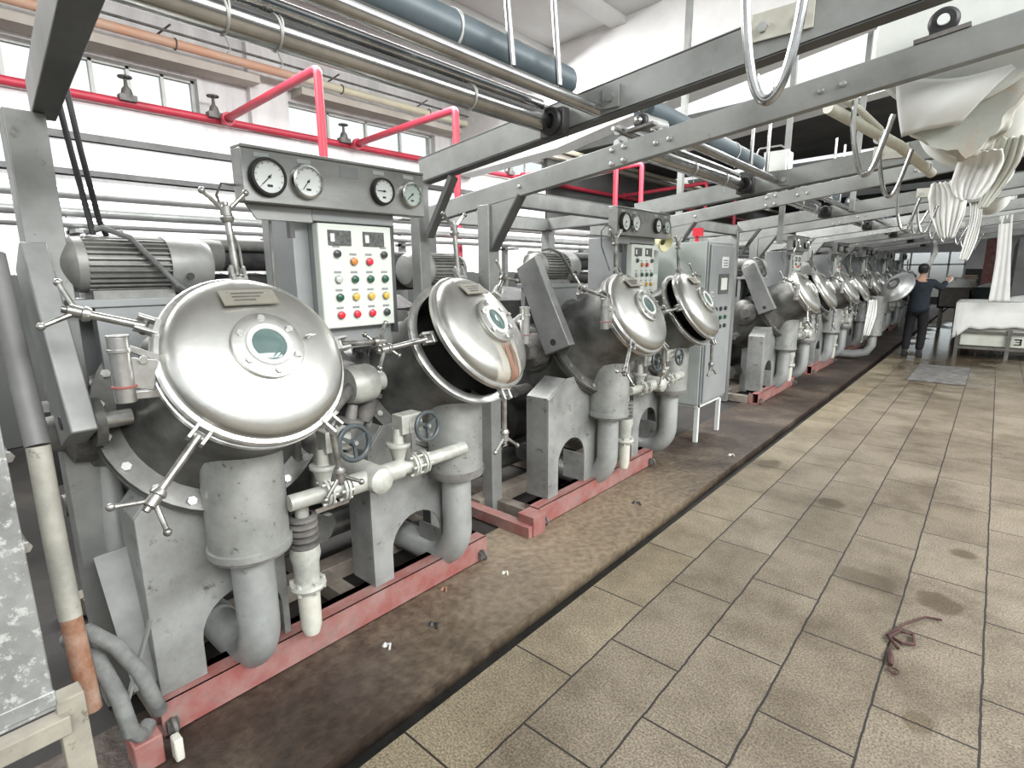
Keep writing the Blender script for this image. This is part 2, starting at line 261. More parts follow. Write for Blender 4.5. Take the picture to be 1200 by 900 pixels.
# ------------------------------------------------------------------ mesh helpers
class MB:
    def __init__(s): s.bm = bmesh.new(); s.mats = []; s.cur = 0
    def m(s, name):
        mm = M[name]
        if mm not in s.mats: s.mats.append(mm)
        s.cur = s.mats.index(mm); return s
    def _f(s, vs):
        try:
            f = s.bm.faces.new(vs); f.material_index = s.cur; f.smooth = True
        except ValueError: pass
    def box(s, c, size, rot=None):
        c = V(c); hx, hy, hz = [k/2 for k in size]
        R = rot.to_matrix() if isinstance(rot, Euler) else (rot if rot else Matrix.Identity(3))
        v = [s.bm.verts.new(c + R @ V((x*hx, y*hy, z*hz))) for x in (-1,1) for y in (-1,1) for z in (-1,1)]
        for q in ((0,1,3,2),(4,6,7,5),(0,4,5,1),(2,3,7,6),(0,2,6,4),(1,5,7,3)): s._f([v[i] for i in q])
        return s
    def bx(s, x0, x1, y0, y1, z0, z1): return s.box(((x0+x1)/2,(y0+y1)/2,(z0+z1)/2), (abs(x1-x0),abs(y1-y0),abs(z1-z0)))
    def bar(s, p0, p1, w, h, up=(0,0,1)):
        """box section from p0 to p1, w sideways, h along up"""
        p0, p1 = V(p0), V(p1); d = (p1-p0); L_ = d.length; d.normalize(); up = V(up)
        side = d.cross(up).normalized(); u = side.cross(d).normalized()
        R = Matrix((d, side, u)).transposed()
        return s.box((p0+p1)/2, (L_, w, h), R)
    def lathe(s, o, ax, prof, seg=32, a0=0):
        o, ax = V(o), V(ax).normalized()
        t = V((0,0,1)) if abs(ax.z) < .95 else V((1,0,0))
        u = ax.cross(t).normalized(); w = ax.cross(u).normalized()
        rings = []
        for (d, r) in prof:
            if r < 1e-6: rings.append([s.bm.verts.new(o + ax*d)])
            else: rings.append([s.bm.verts.new(o + ax*d + (u*math.cos(a)+w*math.sin(a))*r) for a in [a0+2*PI*k/seg for k in range(seg)]])
        for A, B in zip(rings, rings[1:]):
            n = max(len(A), len(B))
            if len(A) == 1 and len(B) == 1: continue
            for k in range(n):
                j = (k+1) % n
                if len(A) == 1: s._f([A[0], B[j], B[k]])
                elif len(B) == 1: s._f([A[k], A[j], B[0]])
                else: s._f([A[k], A[j], B[j], B[k]])
        return s
    def cyl(s, p0, p1, r0, r1=None, seg=20):
        p0, p1 = V(p0), V(p1); d = p1-p0
        r1 = r0 if r1 is None else r1
        return s.lathe(p0, d, [(0,0),(0,r0),(d.length,r1),(d.length,0)], seg)
    def hexn(s, p, ax, r, h): return s.lathe(p, ax, [(0,0),(0,r),(h,r),(h,0)], 6)
    def sph(s, c, r, seg=14):
        n = max(6, seg//2)
        return s.lathe(V(c)-V((0,0,r)), (0,0,1), [(r-r*math.cos(PI*k/n), r*math.sin(PI*k/n)) for k in range(n+1)], seg)
    def tube(s, pts, r, seg=12, caps=True):
        pts = [V(p) for p in pts]; n = len(pts); rings = []
        rs = r if isinstance(r, (list, tuple)) else [r]*n
        t0 = (pts[1]-pts[0]).normalized(); ref = V((0,0,1)) if abs(t0.z) < .9 else V((1,0,0))
        u = t0.cross(ref).normalized()
        for i, p in enumerate(pts):
            t = (pts[min(i+1,n-1)] - pts[max(i-1,0)]).normalized()
            u = (u - t*u.dot(t)).normalized(); w = t.cross(u)
            rings.append([s.bm.verts.new(p + (u*math.cos(2*PI*k/seg)+w*math.sin(2*PI*k/seg))*rs[i]) for k in range(seg)])
        for A, B in zip(rings, rings[1:]):
            for k in range(seg):
                j = (k+1) % seg; s._f([A[k], A[j], B[j], B[k]])
        if caps: s._f(rings[0][::-1]); s._f(rings[-1])
        return s
    def prism(s, pts, org, ax_u, ax_v, depth):
        """extrude polygon (u,v) by depth along u x v"""
        org = V(org); U = V(ax_u); W = V(ax_v); n = U.cross(W).normalized()*depth
        A = [s.bm.verts.new(org+U*a+W*b) for a, b in pts]; B = [s.bm.verts.new(org+U*a+W*b+n) for a, b in pts]
        s._f(A[::-1]); s._f(B)
        for k in range(len(pts)):
            j = (k+1) % len(pts); s._f([A[k], A[j], B[j], B[k]])
        return s
    def torus(s, c, ax, R, r, seg=36, rs=10):
        c, ax = V(c), V(ax).normalized(); t = V((0,0,1)) if abs(ax.z) < .95 else V((1,0,0))
        u = ax.cross(t).normalized(); w = ax.cross(u).normalized()
        rings = []
        for i in range(seg):
            a = 2*PI*i/seg; d = u*math.cos(a)+w*math.sin(a)
            rings.append([s.bm.verts.new(c + d*(R + r*math.cos(2*PI*k/rs)) + ax*r*math.sin(2*PI*k/rs)) for k in range(rs)])
        for i in range(seg):
            A, B = rings[i], rings[(i+1) % seg]
            for k in range(rs):
                j = (k+1) % rs; s._f([A[k], A[j], B[j], B[k]])
        return s
    def grid(s, rows):
        g = [[s.bm.verts.new(V(p)) for p in r] for r in rows]
        for a, b in zip(g, g[1:]):
            for i in range(len(a)-1): s._f([a[i], a[i+1], b[i+1], b[i]])
        return s

ORG = {}
def obj(name, mb, parent=None, default=None, bevel=0., sharp=35, solid=0., sub=0, fix=True):
    if not mb.mats and default: mb.mats = [M[default]]
    me = bpy.data.meshes.new(name)
    o0 = ORG.get(parent.name, V((0,0,0))) if parent else V((0,0,0))
    for v in mb.bm.verts: v.co -= o0
    if fix: bmesh.ops.recalc_face_normals(mb.bm, faces=mb.bm.faces)
    mb.bm.to_mesh(me); mb.bm.free()
    for mm in mb.mats: me.materials.append(mm)
    me.set_sharp_from_angle(angle=math.radians(sharp))
    o = bpy.data.objects.new(name, me); C.objects.link(o)
    if parent: o.parent = parent; ORG[o.name] = o0
    else: ORG[o.name] = o0
    if solid:
        md = o.modifiers.new('thickness', 'SOLIDIFY'); md.thickness = solid
    if sub:
        md = o.modifiers.new('smooth', 'SUBSURF'); md.levels = sub; md.render_levels = sub
    if bevel:
        md = o.modifiers.new('edge', 'BEVEL'); md.width = bevel; md.segments = 2; md.limit_method = 'ANGLE'; md.angle_limit = math.radians(40)
    return o

def thing(name, label, cat, loc=(0,0,0), group=None):
    o = bpy.data.objects.new(name, None); C.objects.link(o); o.location = loc; o.empty_display_size = .1
    o['label'] = label; o['category'] = cat
    if group: o['group'] = group
    ORG[o.name] = V(loc)
    return o
def tag(o, label, cat, group=None, kind=None):
    o['label'] = label; o['category'] = cat
    if group: o['group'] = group
    if kind: o['kind'] = kind
    # move the origin of a mesh thing to the bottom centre of its box
    me = o.data; zs = [v.co for v in me.vertices]
    c = V(((min(v.x for v in zs)+max(v.x for v in zs))/2, (min(v.y for v in zs)+max(v.y for v in zs))/2, min(v.z for v in zs)))
    for v in me.vertices: v.co -= c
    o.location = c
    return o
def struct(name, mb, **k):
    o = obj(name, mb, **k); o['kind'] = 'structure'; return o
def copy_tree(o, parent=None):
    c = o.copy(); C.objects.link(c)
    if parent: c.parent = parent
    for ch in list(o.children): copy_tree(ch, c)
    return c

# ------------------------------------------------------------------ camera (solved from the photo's vanishing points)
cam_d = bpy.data.cameras.new('camera'); cam = bpy.data.objects.new('camera', cam_d); C.objects.link(cam)
FPX = 643.
dy = V(((1172-600)/FPX, (450-315)/FPX, -1)).normalized()
dx = -V(((-150-600)/FPX, (450-325)/FPX, -1)).normalized()
dz = dx.cross(dy).normalized(); dx = dy.cross(dz).normalized()
R = Matrix((dx, dy, dz))          # world <- camera
cam.matrix_world = Matrix.Translation((0,0,1.65)) @ R.to_4x4()
cam_d.sensor_fit = 'HORIZONTAL'; cam_d.sensor_width = 36; cam_d.lens = FPX/1200*36; cam_d.clip_start = .02; cam_d.clip_end = 200
S.camera = cam

# ------------------------------------------------------------------ the building
XW = -7.5
b = MB().m('tile'); b.bx(-1.437, 9, -4, 45, -.22, 0)
struct('floor', b, bevel=.004)
b = MB().m('mud'); b.bx(-2.42, -1.625, -4, 45, -.35, -.10)
o = struct('floor_machine_bay', b)
b = MB().m('floorshade'); b.bx(XW-.2, -2.42, -4, 45, -.35, -.11)
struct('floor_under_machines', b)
b = MB().m('dark'); b.bx(-1.625, -1.437, -4, 45, -.35, -.17)
struct('floor_drain_channel', b)
# left wall with two bands of openings
def wall_strip(b, y0, y1, holes, z0, z1):
    """wall between z0..z1, holes = list of (ya, yb) over z 3.47..3.93"""
    b.bx(XW-.25, XW, y0, y1, z0, 3.47); b.bx(XW-.25, XW, y0, y1, 3.93, z1)
    y = y0
    for a, c in holes:
        b.bx(XW-.25, XW, y, a, 3.47, 3.93); y = c
    b.bx(XW-.25, XW, y, y1, 3.47, 3.93)
b = MB().m('wall')
holes = [(-1.6,-.4), (.3,1.45), (1.55,2.92), (4.05,6.65), (8.0,10.4), (12,14.4), (16,18.4), (20,22.4)]
wall_strip(b, -4, 36, holes, -.1, 4.72)
struct('wall_left', b)
M['pane'] = mat('window_pane', (.93,.97,.96), .1, 0, trans=1.)
M['teal'] = mat('teal_obscured_pane', (.25,.62,.62), .3, 0, trans=.6)
for i, (a, c) in enumerate(holes):
    w = MB().m('white')
    for yy in [a+.02, c-.02] + [a+(c-a)*k/4 for k in (1,2,3)]:
        w.bx(XW-.16, XW-.10, yy-.018, yy+.018, 3.47, 3.93)
    w.bx(XW-.16, XW-.10, a, c, 3.47, 3.50); w.bx(XW-.16, XW-.10, a, c, 3.90, 3.93)
    w.m('pane'); w.bx(XW-.135, XW-.130, a+.02, c-.02, 3.545, 3.90)
    w.m('teal'); w.bx(XW-.137, XW-.128, a+.02, c-.02, 3.50, 3.545)
    struct('window_%d' % (i+1), w)
b = MB().m('soffit'); b.bx(XW, XW+.30, -4, 3.55, 3.97, 4.06); b.bx(XW, XW+.30, 4.1, 36, 3.97, 4.06)
struct('trim_1', b)
# ledges / cable ducts stacked along the wall
b = MB().m('wall'); b.bx(XW, XW+.14, -4, 9.55, 3.10, 3.42); b.m('flangep'); b.bx(XW, XW+.16, -4, 9.55, 3.03, 3.10); struct('trim_2', b)
b = MB().m('wall'); b.bx(XW, XW+.12, -4, 9.55, 2.74, 3.02); b.m('flangep'); b.bx(XW, XW+.16, -4, 9.55, 2.68, 2.73); struct('trim_3', b)
b = MB().m('wall'); b.bx(XW, XW+.10, -4, 9.55, 2.47, 2.67); b.m('flangep'); b.bx(XW, XW+.12, -4, 9.55, 2.44, 2.465); struct('trim_4', b)
# pilasters
for i, y in enumerate((3.75, 7.3, 11.2, 15.2, 19.2)):
    b = MB().m('wall'); b.bx(XW, XW+.10, y-.25, y+.25, -.1, 4.72); struct('wall_left_pilaster_%d' % (i+1), b)
# near ceiling, rising to the right, with its ribs
def cz(x): return 4.80 + .075*(x+5.6)
b = MB().m('ceil')
b.prism([(XW-.3, cz(XW-.3)), (-.2, cz(-.2)), (-.2, cz(-.2)+.2), (XW-.3, cz(XW-.3)+.2)], (0,7.0,0), (1,0,0), (0,0,1), 11)
struct('ceiling', b)
b = MB().m('ceil')
for x in (-6.6,-5.4,-4.2):
    b.bar((x,-4,cz(x)-.03), (x,7,cz(x)-.03), .22, .10)
struct('ceiling_ribs', b)
b = MB().m('ceil')
for x in (-4.95,-4.75): b.bar((x,2.6,cz(x)-.012), (x,5.2,cz(x)-.012), .035, .024)
b.mats = [M['insul']]; struct('trim_5', b)
b = MB().m('beamw')
b.prism([(XW, 3.30), (-5.2,3.46), (-4.355,3.62),(1.0,4.5),(1.0,5.7),(XW,4.75)], (0,7.35,0), (1,0,0), (0,0,1), .35)
struct('ceiling_cross_beam', b)
b = MB().m('beamw')
b.prism([(XW, 3.42), (-5.6,3.60),(1.0,4.35),(1.0,4.6),(XW,3.7)], (0,9.9,0), (1,0,0), (0,0,1), .35)
struct('ceiling_cross_beam_far', b)
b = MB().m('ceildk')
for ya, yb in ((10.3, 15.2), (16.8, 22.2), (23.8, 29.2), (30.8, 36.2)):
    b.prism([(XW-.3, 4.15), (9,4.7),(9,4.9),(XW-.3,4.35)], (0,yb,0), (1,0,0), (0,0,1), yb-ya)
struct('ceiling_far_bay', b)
# far bay side wall low and dark, end wall
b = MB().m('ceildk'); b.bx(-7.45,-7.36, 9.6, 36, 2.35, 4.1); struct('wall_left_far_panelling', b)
b = MB().m('wall'); b.bx(XW-.3, -4.4, 36, 36.25, -.2, 5); b.bx(-4.4, -1.3, 36, 36.25, 2.5, 5); b.bx(-4.4, -1.3, 36, 36.25, -.2, .25); b.bx(-1.3, 9, 36, 36.25, -.2, 5)
struct('wall_back', b)
b = MB().m('white')
for x in (-4.35,-3.6,-2.75,-2.0,-1.35): b.bx(x-.04, x+.04, 36.05, 36.15, .25, 2.5)
b.bx(-4.4, -1.3, 36.05, 36.15, 1.85, 1.93); b.m('pane'); b.bx(-4.4, -1.3, 36.11, 36.12, .25, 2.5)
struct('window_9', b)

# ------------------------------------------------------------------ the dyeing machines
TILT = math.radians(31)
D = V((math.cos(TILT), 0, math.sin(TILT)))        # outward axis of every vessel
UP = V((-math.sin(TILT), 0, math.cos(TILT)))
YY = V((0,1,0))
def ring_dir(a): return YY*math.cos(a) + UP*math.sin(a)

def swing_bolt(root, L0, a, tight, k, rr=.325):
    d = ring_dir(a); tg = (-YY*math.sin(a) + UP*math.cos(a))
    f = MB().m('rim')
    base = L0 + d*(rr-.01)
    for sgn in (-1,1): f.bar(base + tg*sgn*.022, base + tg*sgn*.022 + d*.062, .012, .030, D)
    f.bar(base - tg*.028 + d*.004, base + tg*.028 + d*.004, .02, .034, D)
    obj('clamp_fork', f, root, bevel=.002)
    s_ = MB().m('dullrod')
    # swung-out bolt leans back a little from the lid plane and droops
    deg = math.degrees(a)
    if abs(deg-268) < 1: dd = V((.02, -.02, -1)).normalized()
    elif deg > 280: dd = V((-.05, .12, -1)).normalized()
    elif 60 < deg < 120: dd = V((-.06, -.04, 1)).normalized()
    else: dd = (d + V((0,0,-.06)) - D*.10).normalized()
    p0 = base + d*.035 - D*.01; ln = .17 + .03*math.sin(k*2.3)
    s_.cyl(p0, p0+dd*ln, .0135, .0125, 12)
    s_.cyl(p0 - tg*.028, p0 + tg*.028, .010, .010, 10)
    h0 = p0 + dd*ln
    s_.lathe(h0, dd, [(0,0),(0,.019),(.012,.024),(.018,.024),(.022,.019),(.055,.021),(.06,.012),(.072,.012),(.075,0)], 16)
    o = obj('swing_bolt', s_, root)
    side = dd.cross(D).normalized()
    for sg in (-1,1):
        hd = (dd*.75 + side*sg*.9 + D*.15).normalized()
        hmb = MB().m('dullrod'); q0 = h0+dd*.035; q1 = q0+hd*.105
        hmb.cyl(q0, q1, .0085, .0075, 10); hmb.sph(q1, .0125, 10)
        obj('handle', hmb, o)

def make_lid(root, L0, ty, lidmat='lid', yaw=0., tilt=None):
    tl = TILT if tilt is None else tilt; Ry = Matrix.Rotation(yaw, 3, 'Z')
    D = Ry @ V((math.cos(tl), 0, math.sin(tl))); UP = Ry @ V((-math.sin(tl), 0, math.cos(tl))); YY = Ry @ V((0,1,0))
    ring_dir = lambda a: YY*math.cos(a) + UP*math.sin(a)
    n = 44
    l = MB().m('rim')
    l.lathe(L0, D, [(-.022,0),(-.022,.318),(-.016,.325),(.004,.326),(.010,.320),(.012,.306)], 56)
    l.m(lidmat)
    prof = [(.012,.306),(.030,.304),(.044,.298),(.056,.286),(.066,.268),(.078,.235),(.088,.19),(.096,.14),(.100,.11),(.101,0)]
    l.lathe(L0, D, prof, 56)
    lid = obj('lid', l, root)
    if lidmat == 'lidrust': lid['label'] = 'domed lid with a rusty run below its sight glass'
    g = MB().m('lid'); c = L0 + D*.094
    g.lathe(c, D, [(0,.118),(.012,.122),(.022,.122),(.024,.118),(.024,.078)], 40)
    for k in range(6):
        a = PI/6 + k*PI/3
        g.m('rim'); g.hexn(c + D*.024 + ring_dir(a)*.099, D, .0125, .010)
    g.m('ringw'); g.torus(c + D*.026, D, .068, .0095, 36, 8)
    obj('sight_glass_flange', g, lid)
    w = MB().m('glass'); w.lathe(c+D*.020, D, [(0,0),(.0,.066),(.004,.060),(.005,0)], 32); 
    og = obj('sight_glass', w, lid); og['label'] = 'dark round sight glass'
    q = MB().m('brass'); pc = L0 + D*.095 + UP*.197
    Rm = Matrix((YY, (UP - D*.33).normalized(), YY.cross((UP - D*.33).normalized()))).transposed()
    q.box(pc, (.19,.072,.006), Rm)
    q.m('castdk')
    for r_ in range(3): q.box(pc + Rm @ V((-.01*r_, .018-.017*r_, .004)), (.115-.02*r_,.006,.0015), Rm)
    q.m('rim')
    for sx in (-1,1): q.box(pc + Rm @ V((sx*.068, .022, .004)), (.006,.006,.003), Rm)
    obj('nameplate', q, lid)
    sp = MB().m('rim'); a = math.radians(8); p = L0 + ring_dir(a)*.165 + D*.086
    sp.cyl(p, p+D*.03, .007, .007, 8); sp.cyl(p+D*.026-YY*.018, p+D*.026+YY*.018, .005, .005, 8)
    obj('vent_cock', sp, lid)
    return lid

def make_tube(root, ty, unit, idx):
    """one inclined kier with its lid, down-tank, elbow and saddle plate"""
    ajar = {(0,1): .085, (1,1): .045}.get((unit,idx), 0.)
    L0 = V((-1.95, ty, 1.36)) + D*(-.012)
    F0 = L0 - D*(.024 + ajar)                   # vessel mouth
    v = MB().m('rim')
    fr = .345 if ajar else .328
    v.lathe(F0, D, [(-.03,.30),(-.03,fr-.004),(-.002,fr),(0,fr-.003),(0,.305)], 56)
    v.m('dark'); v.lathe(F0, D, [(0,.305),(-.05,.292),(-.24,.285),(-.24,0)], 48)
    obj('vessel_flange', v, root)
    v = MB().m('body')
    v.lathe(F0, D, [(-.03,.300),(-.30,.300),(-.36,.315),(-.42,.345),(-.50,.36),(-.95,.36),(-1.05,.33),(-1.12,.22),(-1.15,0)], 48)
    ob = obj('pressure_vessel', v, root)
    f = MB().m('body'); fc = F0 - D*.47
    f.lathe(fc, D, [(-.028,.35),(-.028,.43),(-.004,.432),(-.004,.36)], 48); f.lathe(fc, D, [(.004,.35),(.004,.432),(.028,.43),(.028,.35)], 48)
    f.m('rim')
    for k in range(20):
        a = 2*PI*k/20 + .1; p = fc + ring_dir(a)*.402
        f.hexn(p + D*.028, D, .017, .016)
    obj('bolted_flange', f, ob)
    yw, tl_ = {(0,1): (math.radians(13), math.radians(34)), (1,1): (math.radians(5), TILT)}.get((unit,idx), (0., TILT))
    lid = make_lid(root, L0, ty, 'lidrust' if (unit,idx) == (0,1) else 'lid', yw, tl_)
    # hinge on the near side
    h = MB().m('rim'); Z_ = V((0,0,1))
    sd_ = -1 if idx == 0 else 1; YH = YY*-sd_
    hp = V((-1.965, ty-.408, 1.375)) if idx == 0 else V((-1.985, ty+.385, 1.36)); le = L0 - YH*.322
    h.cyl(hp - Z_*.105, hp + Z_*.095, .029, .029, 24); h.lathe(hp+Z_*.048, Z_, [(0,.029),(0,.033),(.012,.033),(.012,.029)], 20)
    h.cyl(hp+Z_*.095, hp+Z_*.101, .031,.031,24)
    h.m('railred'); h.lathe(hp-Z_*.060, Z_, [(0,.029),(0,.034),(.008,.034),(.008,.029)], 20)
    h.m('rim'); h.bar(hp - Z_*.01, le - Z_*.01 , .012, .095, Z_); h.hexn(hp + YH*.055 + V((.006,0,.02)), V((1,0,0)), .015, .012)
    h.bar(hp - Z_*.085 , F0 - YH*.30 - Z_*.06, .03, .025, Z_); h.bar(hp + Z_*.07, F0 - YH*.30 + Z_*.05, .03, .02, Z_)
    obj('lid_hinge', h, root, bevel=.002)
    for k, a in enumerate((4, 84, 152, 222, 302) if idx == 0 else (84, 40, 180, 268)):
        swing_bolt(root, L0 if not ajar else L0, math.radians(a), ajar == 0, k + idx)
    # vertical heat-exchanger tank below the mouth
    tx = -2.15; r = .15
    t = MB().m('tank'); t.lathe((tx,ty-.02,0), (0,0,1), [(.59,0),(.59,r*.9),(.595,r),(1.24 if not ajar else .99,r*1.02),(1.26 if not ajar else 1.02,.1)], 40)
    tk = obj('vertical_tank', t, root)
    t = MB().m('tank' if idx == 0 else 'castdk'); t.lathe((tx,ty-.02,0), (0,0,1), [(.572,r*.8),(.572,r*1.06),(.598,r*1.06),(.602,r)], 40)
    t.m('castdk'); t.lathe((tx,ty-.02,0), (0,0,1), [(.560,r*.7),(.560,r*1.03),(.574,r*1.03)], 40)
    obj('tank_bottom_ring', t, tk)
    # elbow: drops then sweeps back under the vessel
    e = MB().m('pipe'); pr = .082; pts = [(tx,ty-.02,.58),(tx,ty-.02,.34)]
    rad = .22
    for k in range(0, 10):
        a = k/9*PI/2*.98; pts.append((tx-rad*(1-math.cos(a)), ty-.02, .24-rad*math.sin(a)+.0))
    zz_ = pts[-1][2]
    pts.append((tx-.55, ty-.02, zz_)); pts = [(p[0],p[1],max(p[2], -.1+pr+.005)) for p in pts]
    e.tube(pts, pr, 24)
    obj('elbow_pipe', e, root)
    # saddle support: plate with arch, folded side flanges
    lo = .375 if (unit, idx) == (0,0) else (.66 if idx == 0 else .52)
    lw = .15 if (unit, idx) == (0,0) else .10
    y0 = ty-lo; y1 = ty+.155; xp = -2.245; top = .90
    ym = (y0+lw + y1-.05)/2; hr = (y1-.05-y0-lw)/2
    hr = min(hr, .17); ha = y0+lw+.02; hb = ha+2*hr
    zb = .045; zs = .20 if unit == 0 else .27
    arch = [(hb, zb)] + [((ha+hb)/2 + hr*math.cos(PI*k/12), zs + hr*math.sin(PI*k/12)) for k in range(13)] + [(ha, zb)]
    poly = [(y0, zb)] + arch[::-1] + [(y1, zb), (y1, top-.1), (y1-.04, top), (y0+(.10 if unit == 0 else .22), top), (y0, top-.12)]
    s_ = MB().m('plate'); s_.prism(poly, (xp-.012,0,0), (0,1,0), (0,0,1), .012)
    s_.bx(xp-.20, xp-.012, y0, y0+.010, zb, top-.12); s_.bx(xp-.20, xp-.012, y1-.01, y1, zb, top-.1)
    s_.bar((xp-.106, y0+.003, top-.118), (xp-.106, y0+(.10 if unit == 0 else .22), top-.004), .188, .010)
    s_.bx(xp-.20, xp-.012, hb-.0, hb+.008, zb, zs)
    obj('saddle_support', s_, root, bevel=.002)
    s_ = MB().m('plate'); s_.prism(poly, (xp-.80,0,0), (0,1,0), (0,0,1), .012)
    obj('rear_saddle_support', s_, root, bevel=.002)
    # pump volute on the near side, where the belt drives it
    p = MB().m('castdk'); 
    p.lathe((-2.55, ty-.47, 1.08), (0,-1,0), [(-.16,.10),(-.06,.13),(0,.12),(.02,.07),(.09,.06),(.09,0)], 28)
    p.m('body'); p.lathe((-2.62, ty-.34, 1.08), (0,-1,0), [(-.10,.16),(0,.19),(.07,.17),(.10,.1),(.10,0)], 28)
    obj('pump_casing', p, root)

def make_gauge(root, box, y, z, r, x, style, needle):
    g = MB().m('ink' if style == 'black' else 'chrome')
    g.lathe((x,y,z), (1,0,0), [(0,0),(0,r*1.12),(.012,r*1.12),(.026,r*1.05),(.028,r*.92),(.022,r*.90)], 36)
    g.m('dial' if style != 'green' else 'dialgn'); g.lathe((x+.018,y,z), (1,0,0), [(0,r*.93),(.002,r*.90),(.003,0)], 36)
    g.m('ink')
    for k in range(11):
        a = math.radians(225-27*k); p = V((x+.0215, y+math.cos(a)*r*.74, z+math.sin(a)*r*.74))
        g.bar(p, p+V((0,math.cos(a),math.sin(a)))*r*.10, .0016, .0016, (1,0,0))
    a = math.radians(needle); p = V((x+.0225,y,z)); d = V((0,math.cos(a),math.sin(a)))
    g.bar(p-d*r*.2, p+d*r*.66, .0032, .0014, (1,0,0)); g.cyl((x+.021,y,z),(x+.026,y,z), r*.08, r*.08, 12)
    g.box((x+.0215,y,z-r*.5),(.001,r*.32,r*.14))
    obj('pressure_gauge', g, box)

def hand_wheel(root_obj, c, ax, r, spokes=3):
    w = MB().m('wheel'); c = V(c); ax = V(ax).normalized()
    w.torus(c, ax, r, r*.16, 36, 10)
    t = V((0,0,1)); u = ax.cross(t).normalized(); vv = ax.cross(u).normalized()
    for k in range(spokes):
        a = 2*PI*k/spokes + PI/2; d = u*math.cos(a)+vv*math.sin(a)
        w.bar(c, c+d*r, r*.2, r*.12, ax)
    w.cyl(c-ax*r*.2, c+ax*r*.15, r*.24, r*.22, 16)
    w.m('rim'); w.hexn(c+ax*r*.15, ax, r*.14, .008)
    o = obj('handwheel', w, root_obj); o['label'] = 'dark round handwheel'

def flanged(mb, p0, p1, r, fl=()):
    p0, p1 = V(p0), V(p1); d = (p1-p0).normalized(); mb.cyl(p0, p1, r, r, 24)
    for t in fl:
        q = p0 + d*t
        mb.lathe(q, d, [(-.012,r),(-.012,r*1.75),(-.002,r*1.78),(-.002,r)], 24); mb.lathe(q, d, [(.004,r),(.004,r*1.78),(.014,r*1.75),(.014,r)], 24)
        for k in range(6):
            a = k*PI/3; t_ = V((0,0,1)) if abs(d.z) < .9 else V((1,0,0)); u = d.cross(t_).normalized(); w = d.cross(u)
            qq = q + (u*math.cos(a)+w*math.sin(a))*r*1.45
            mb.cyl(qq-d*.028, qq+d*.030, .007, .007, 6)

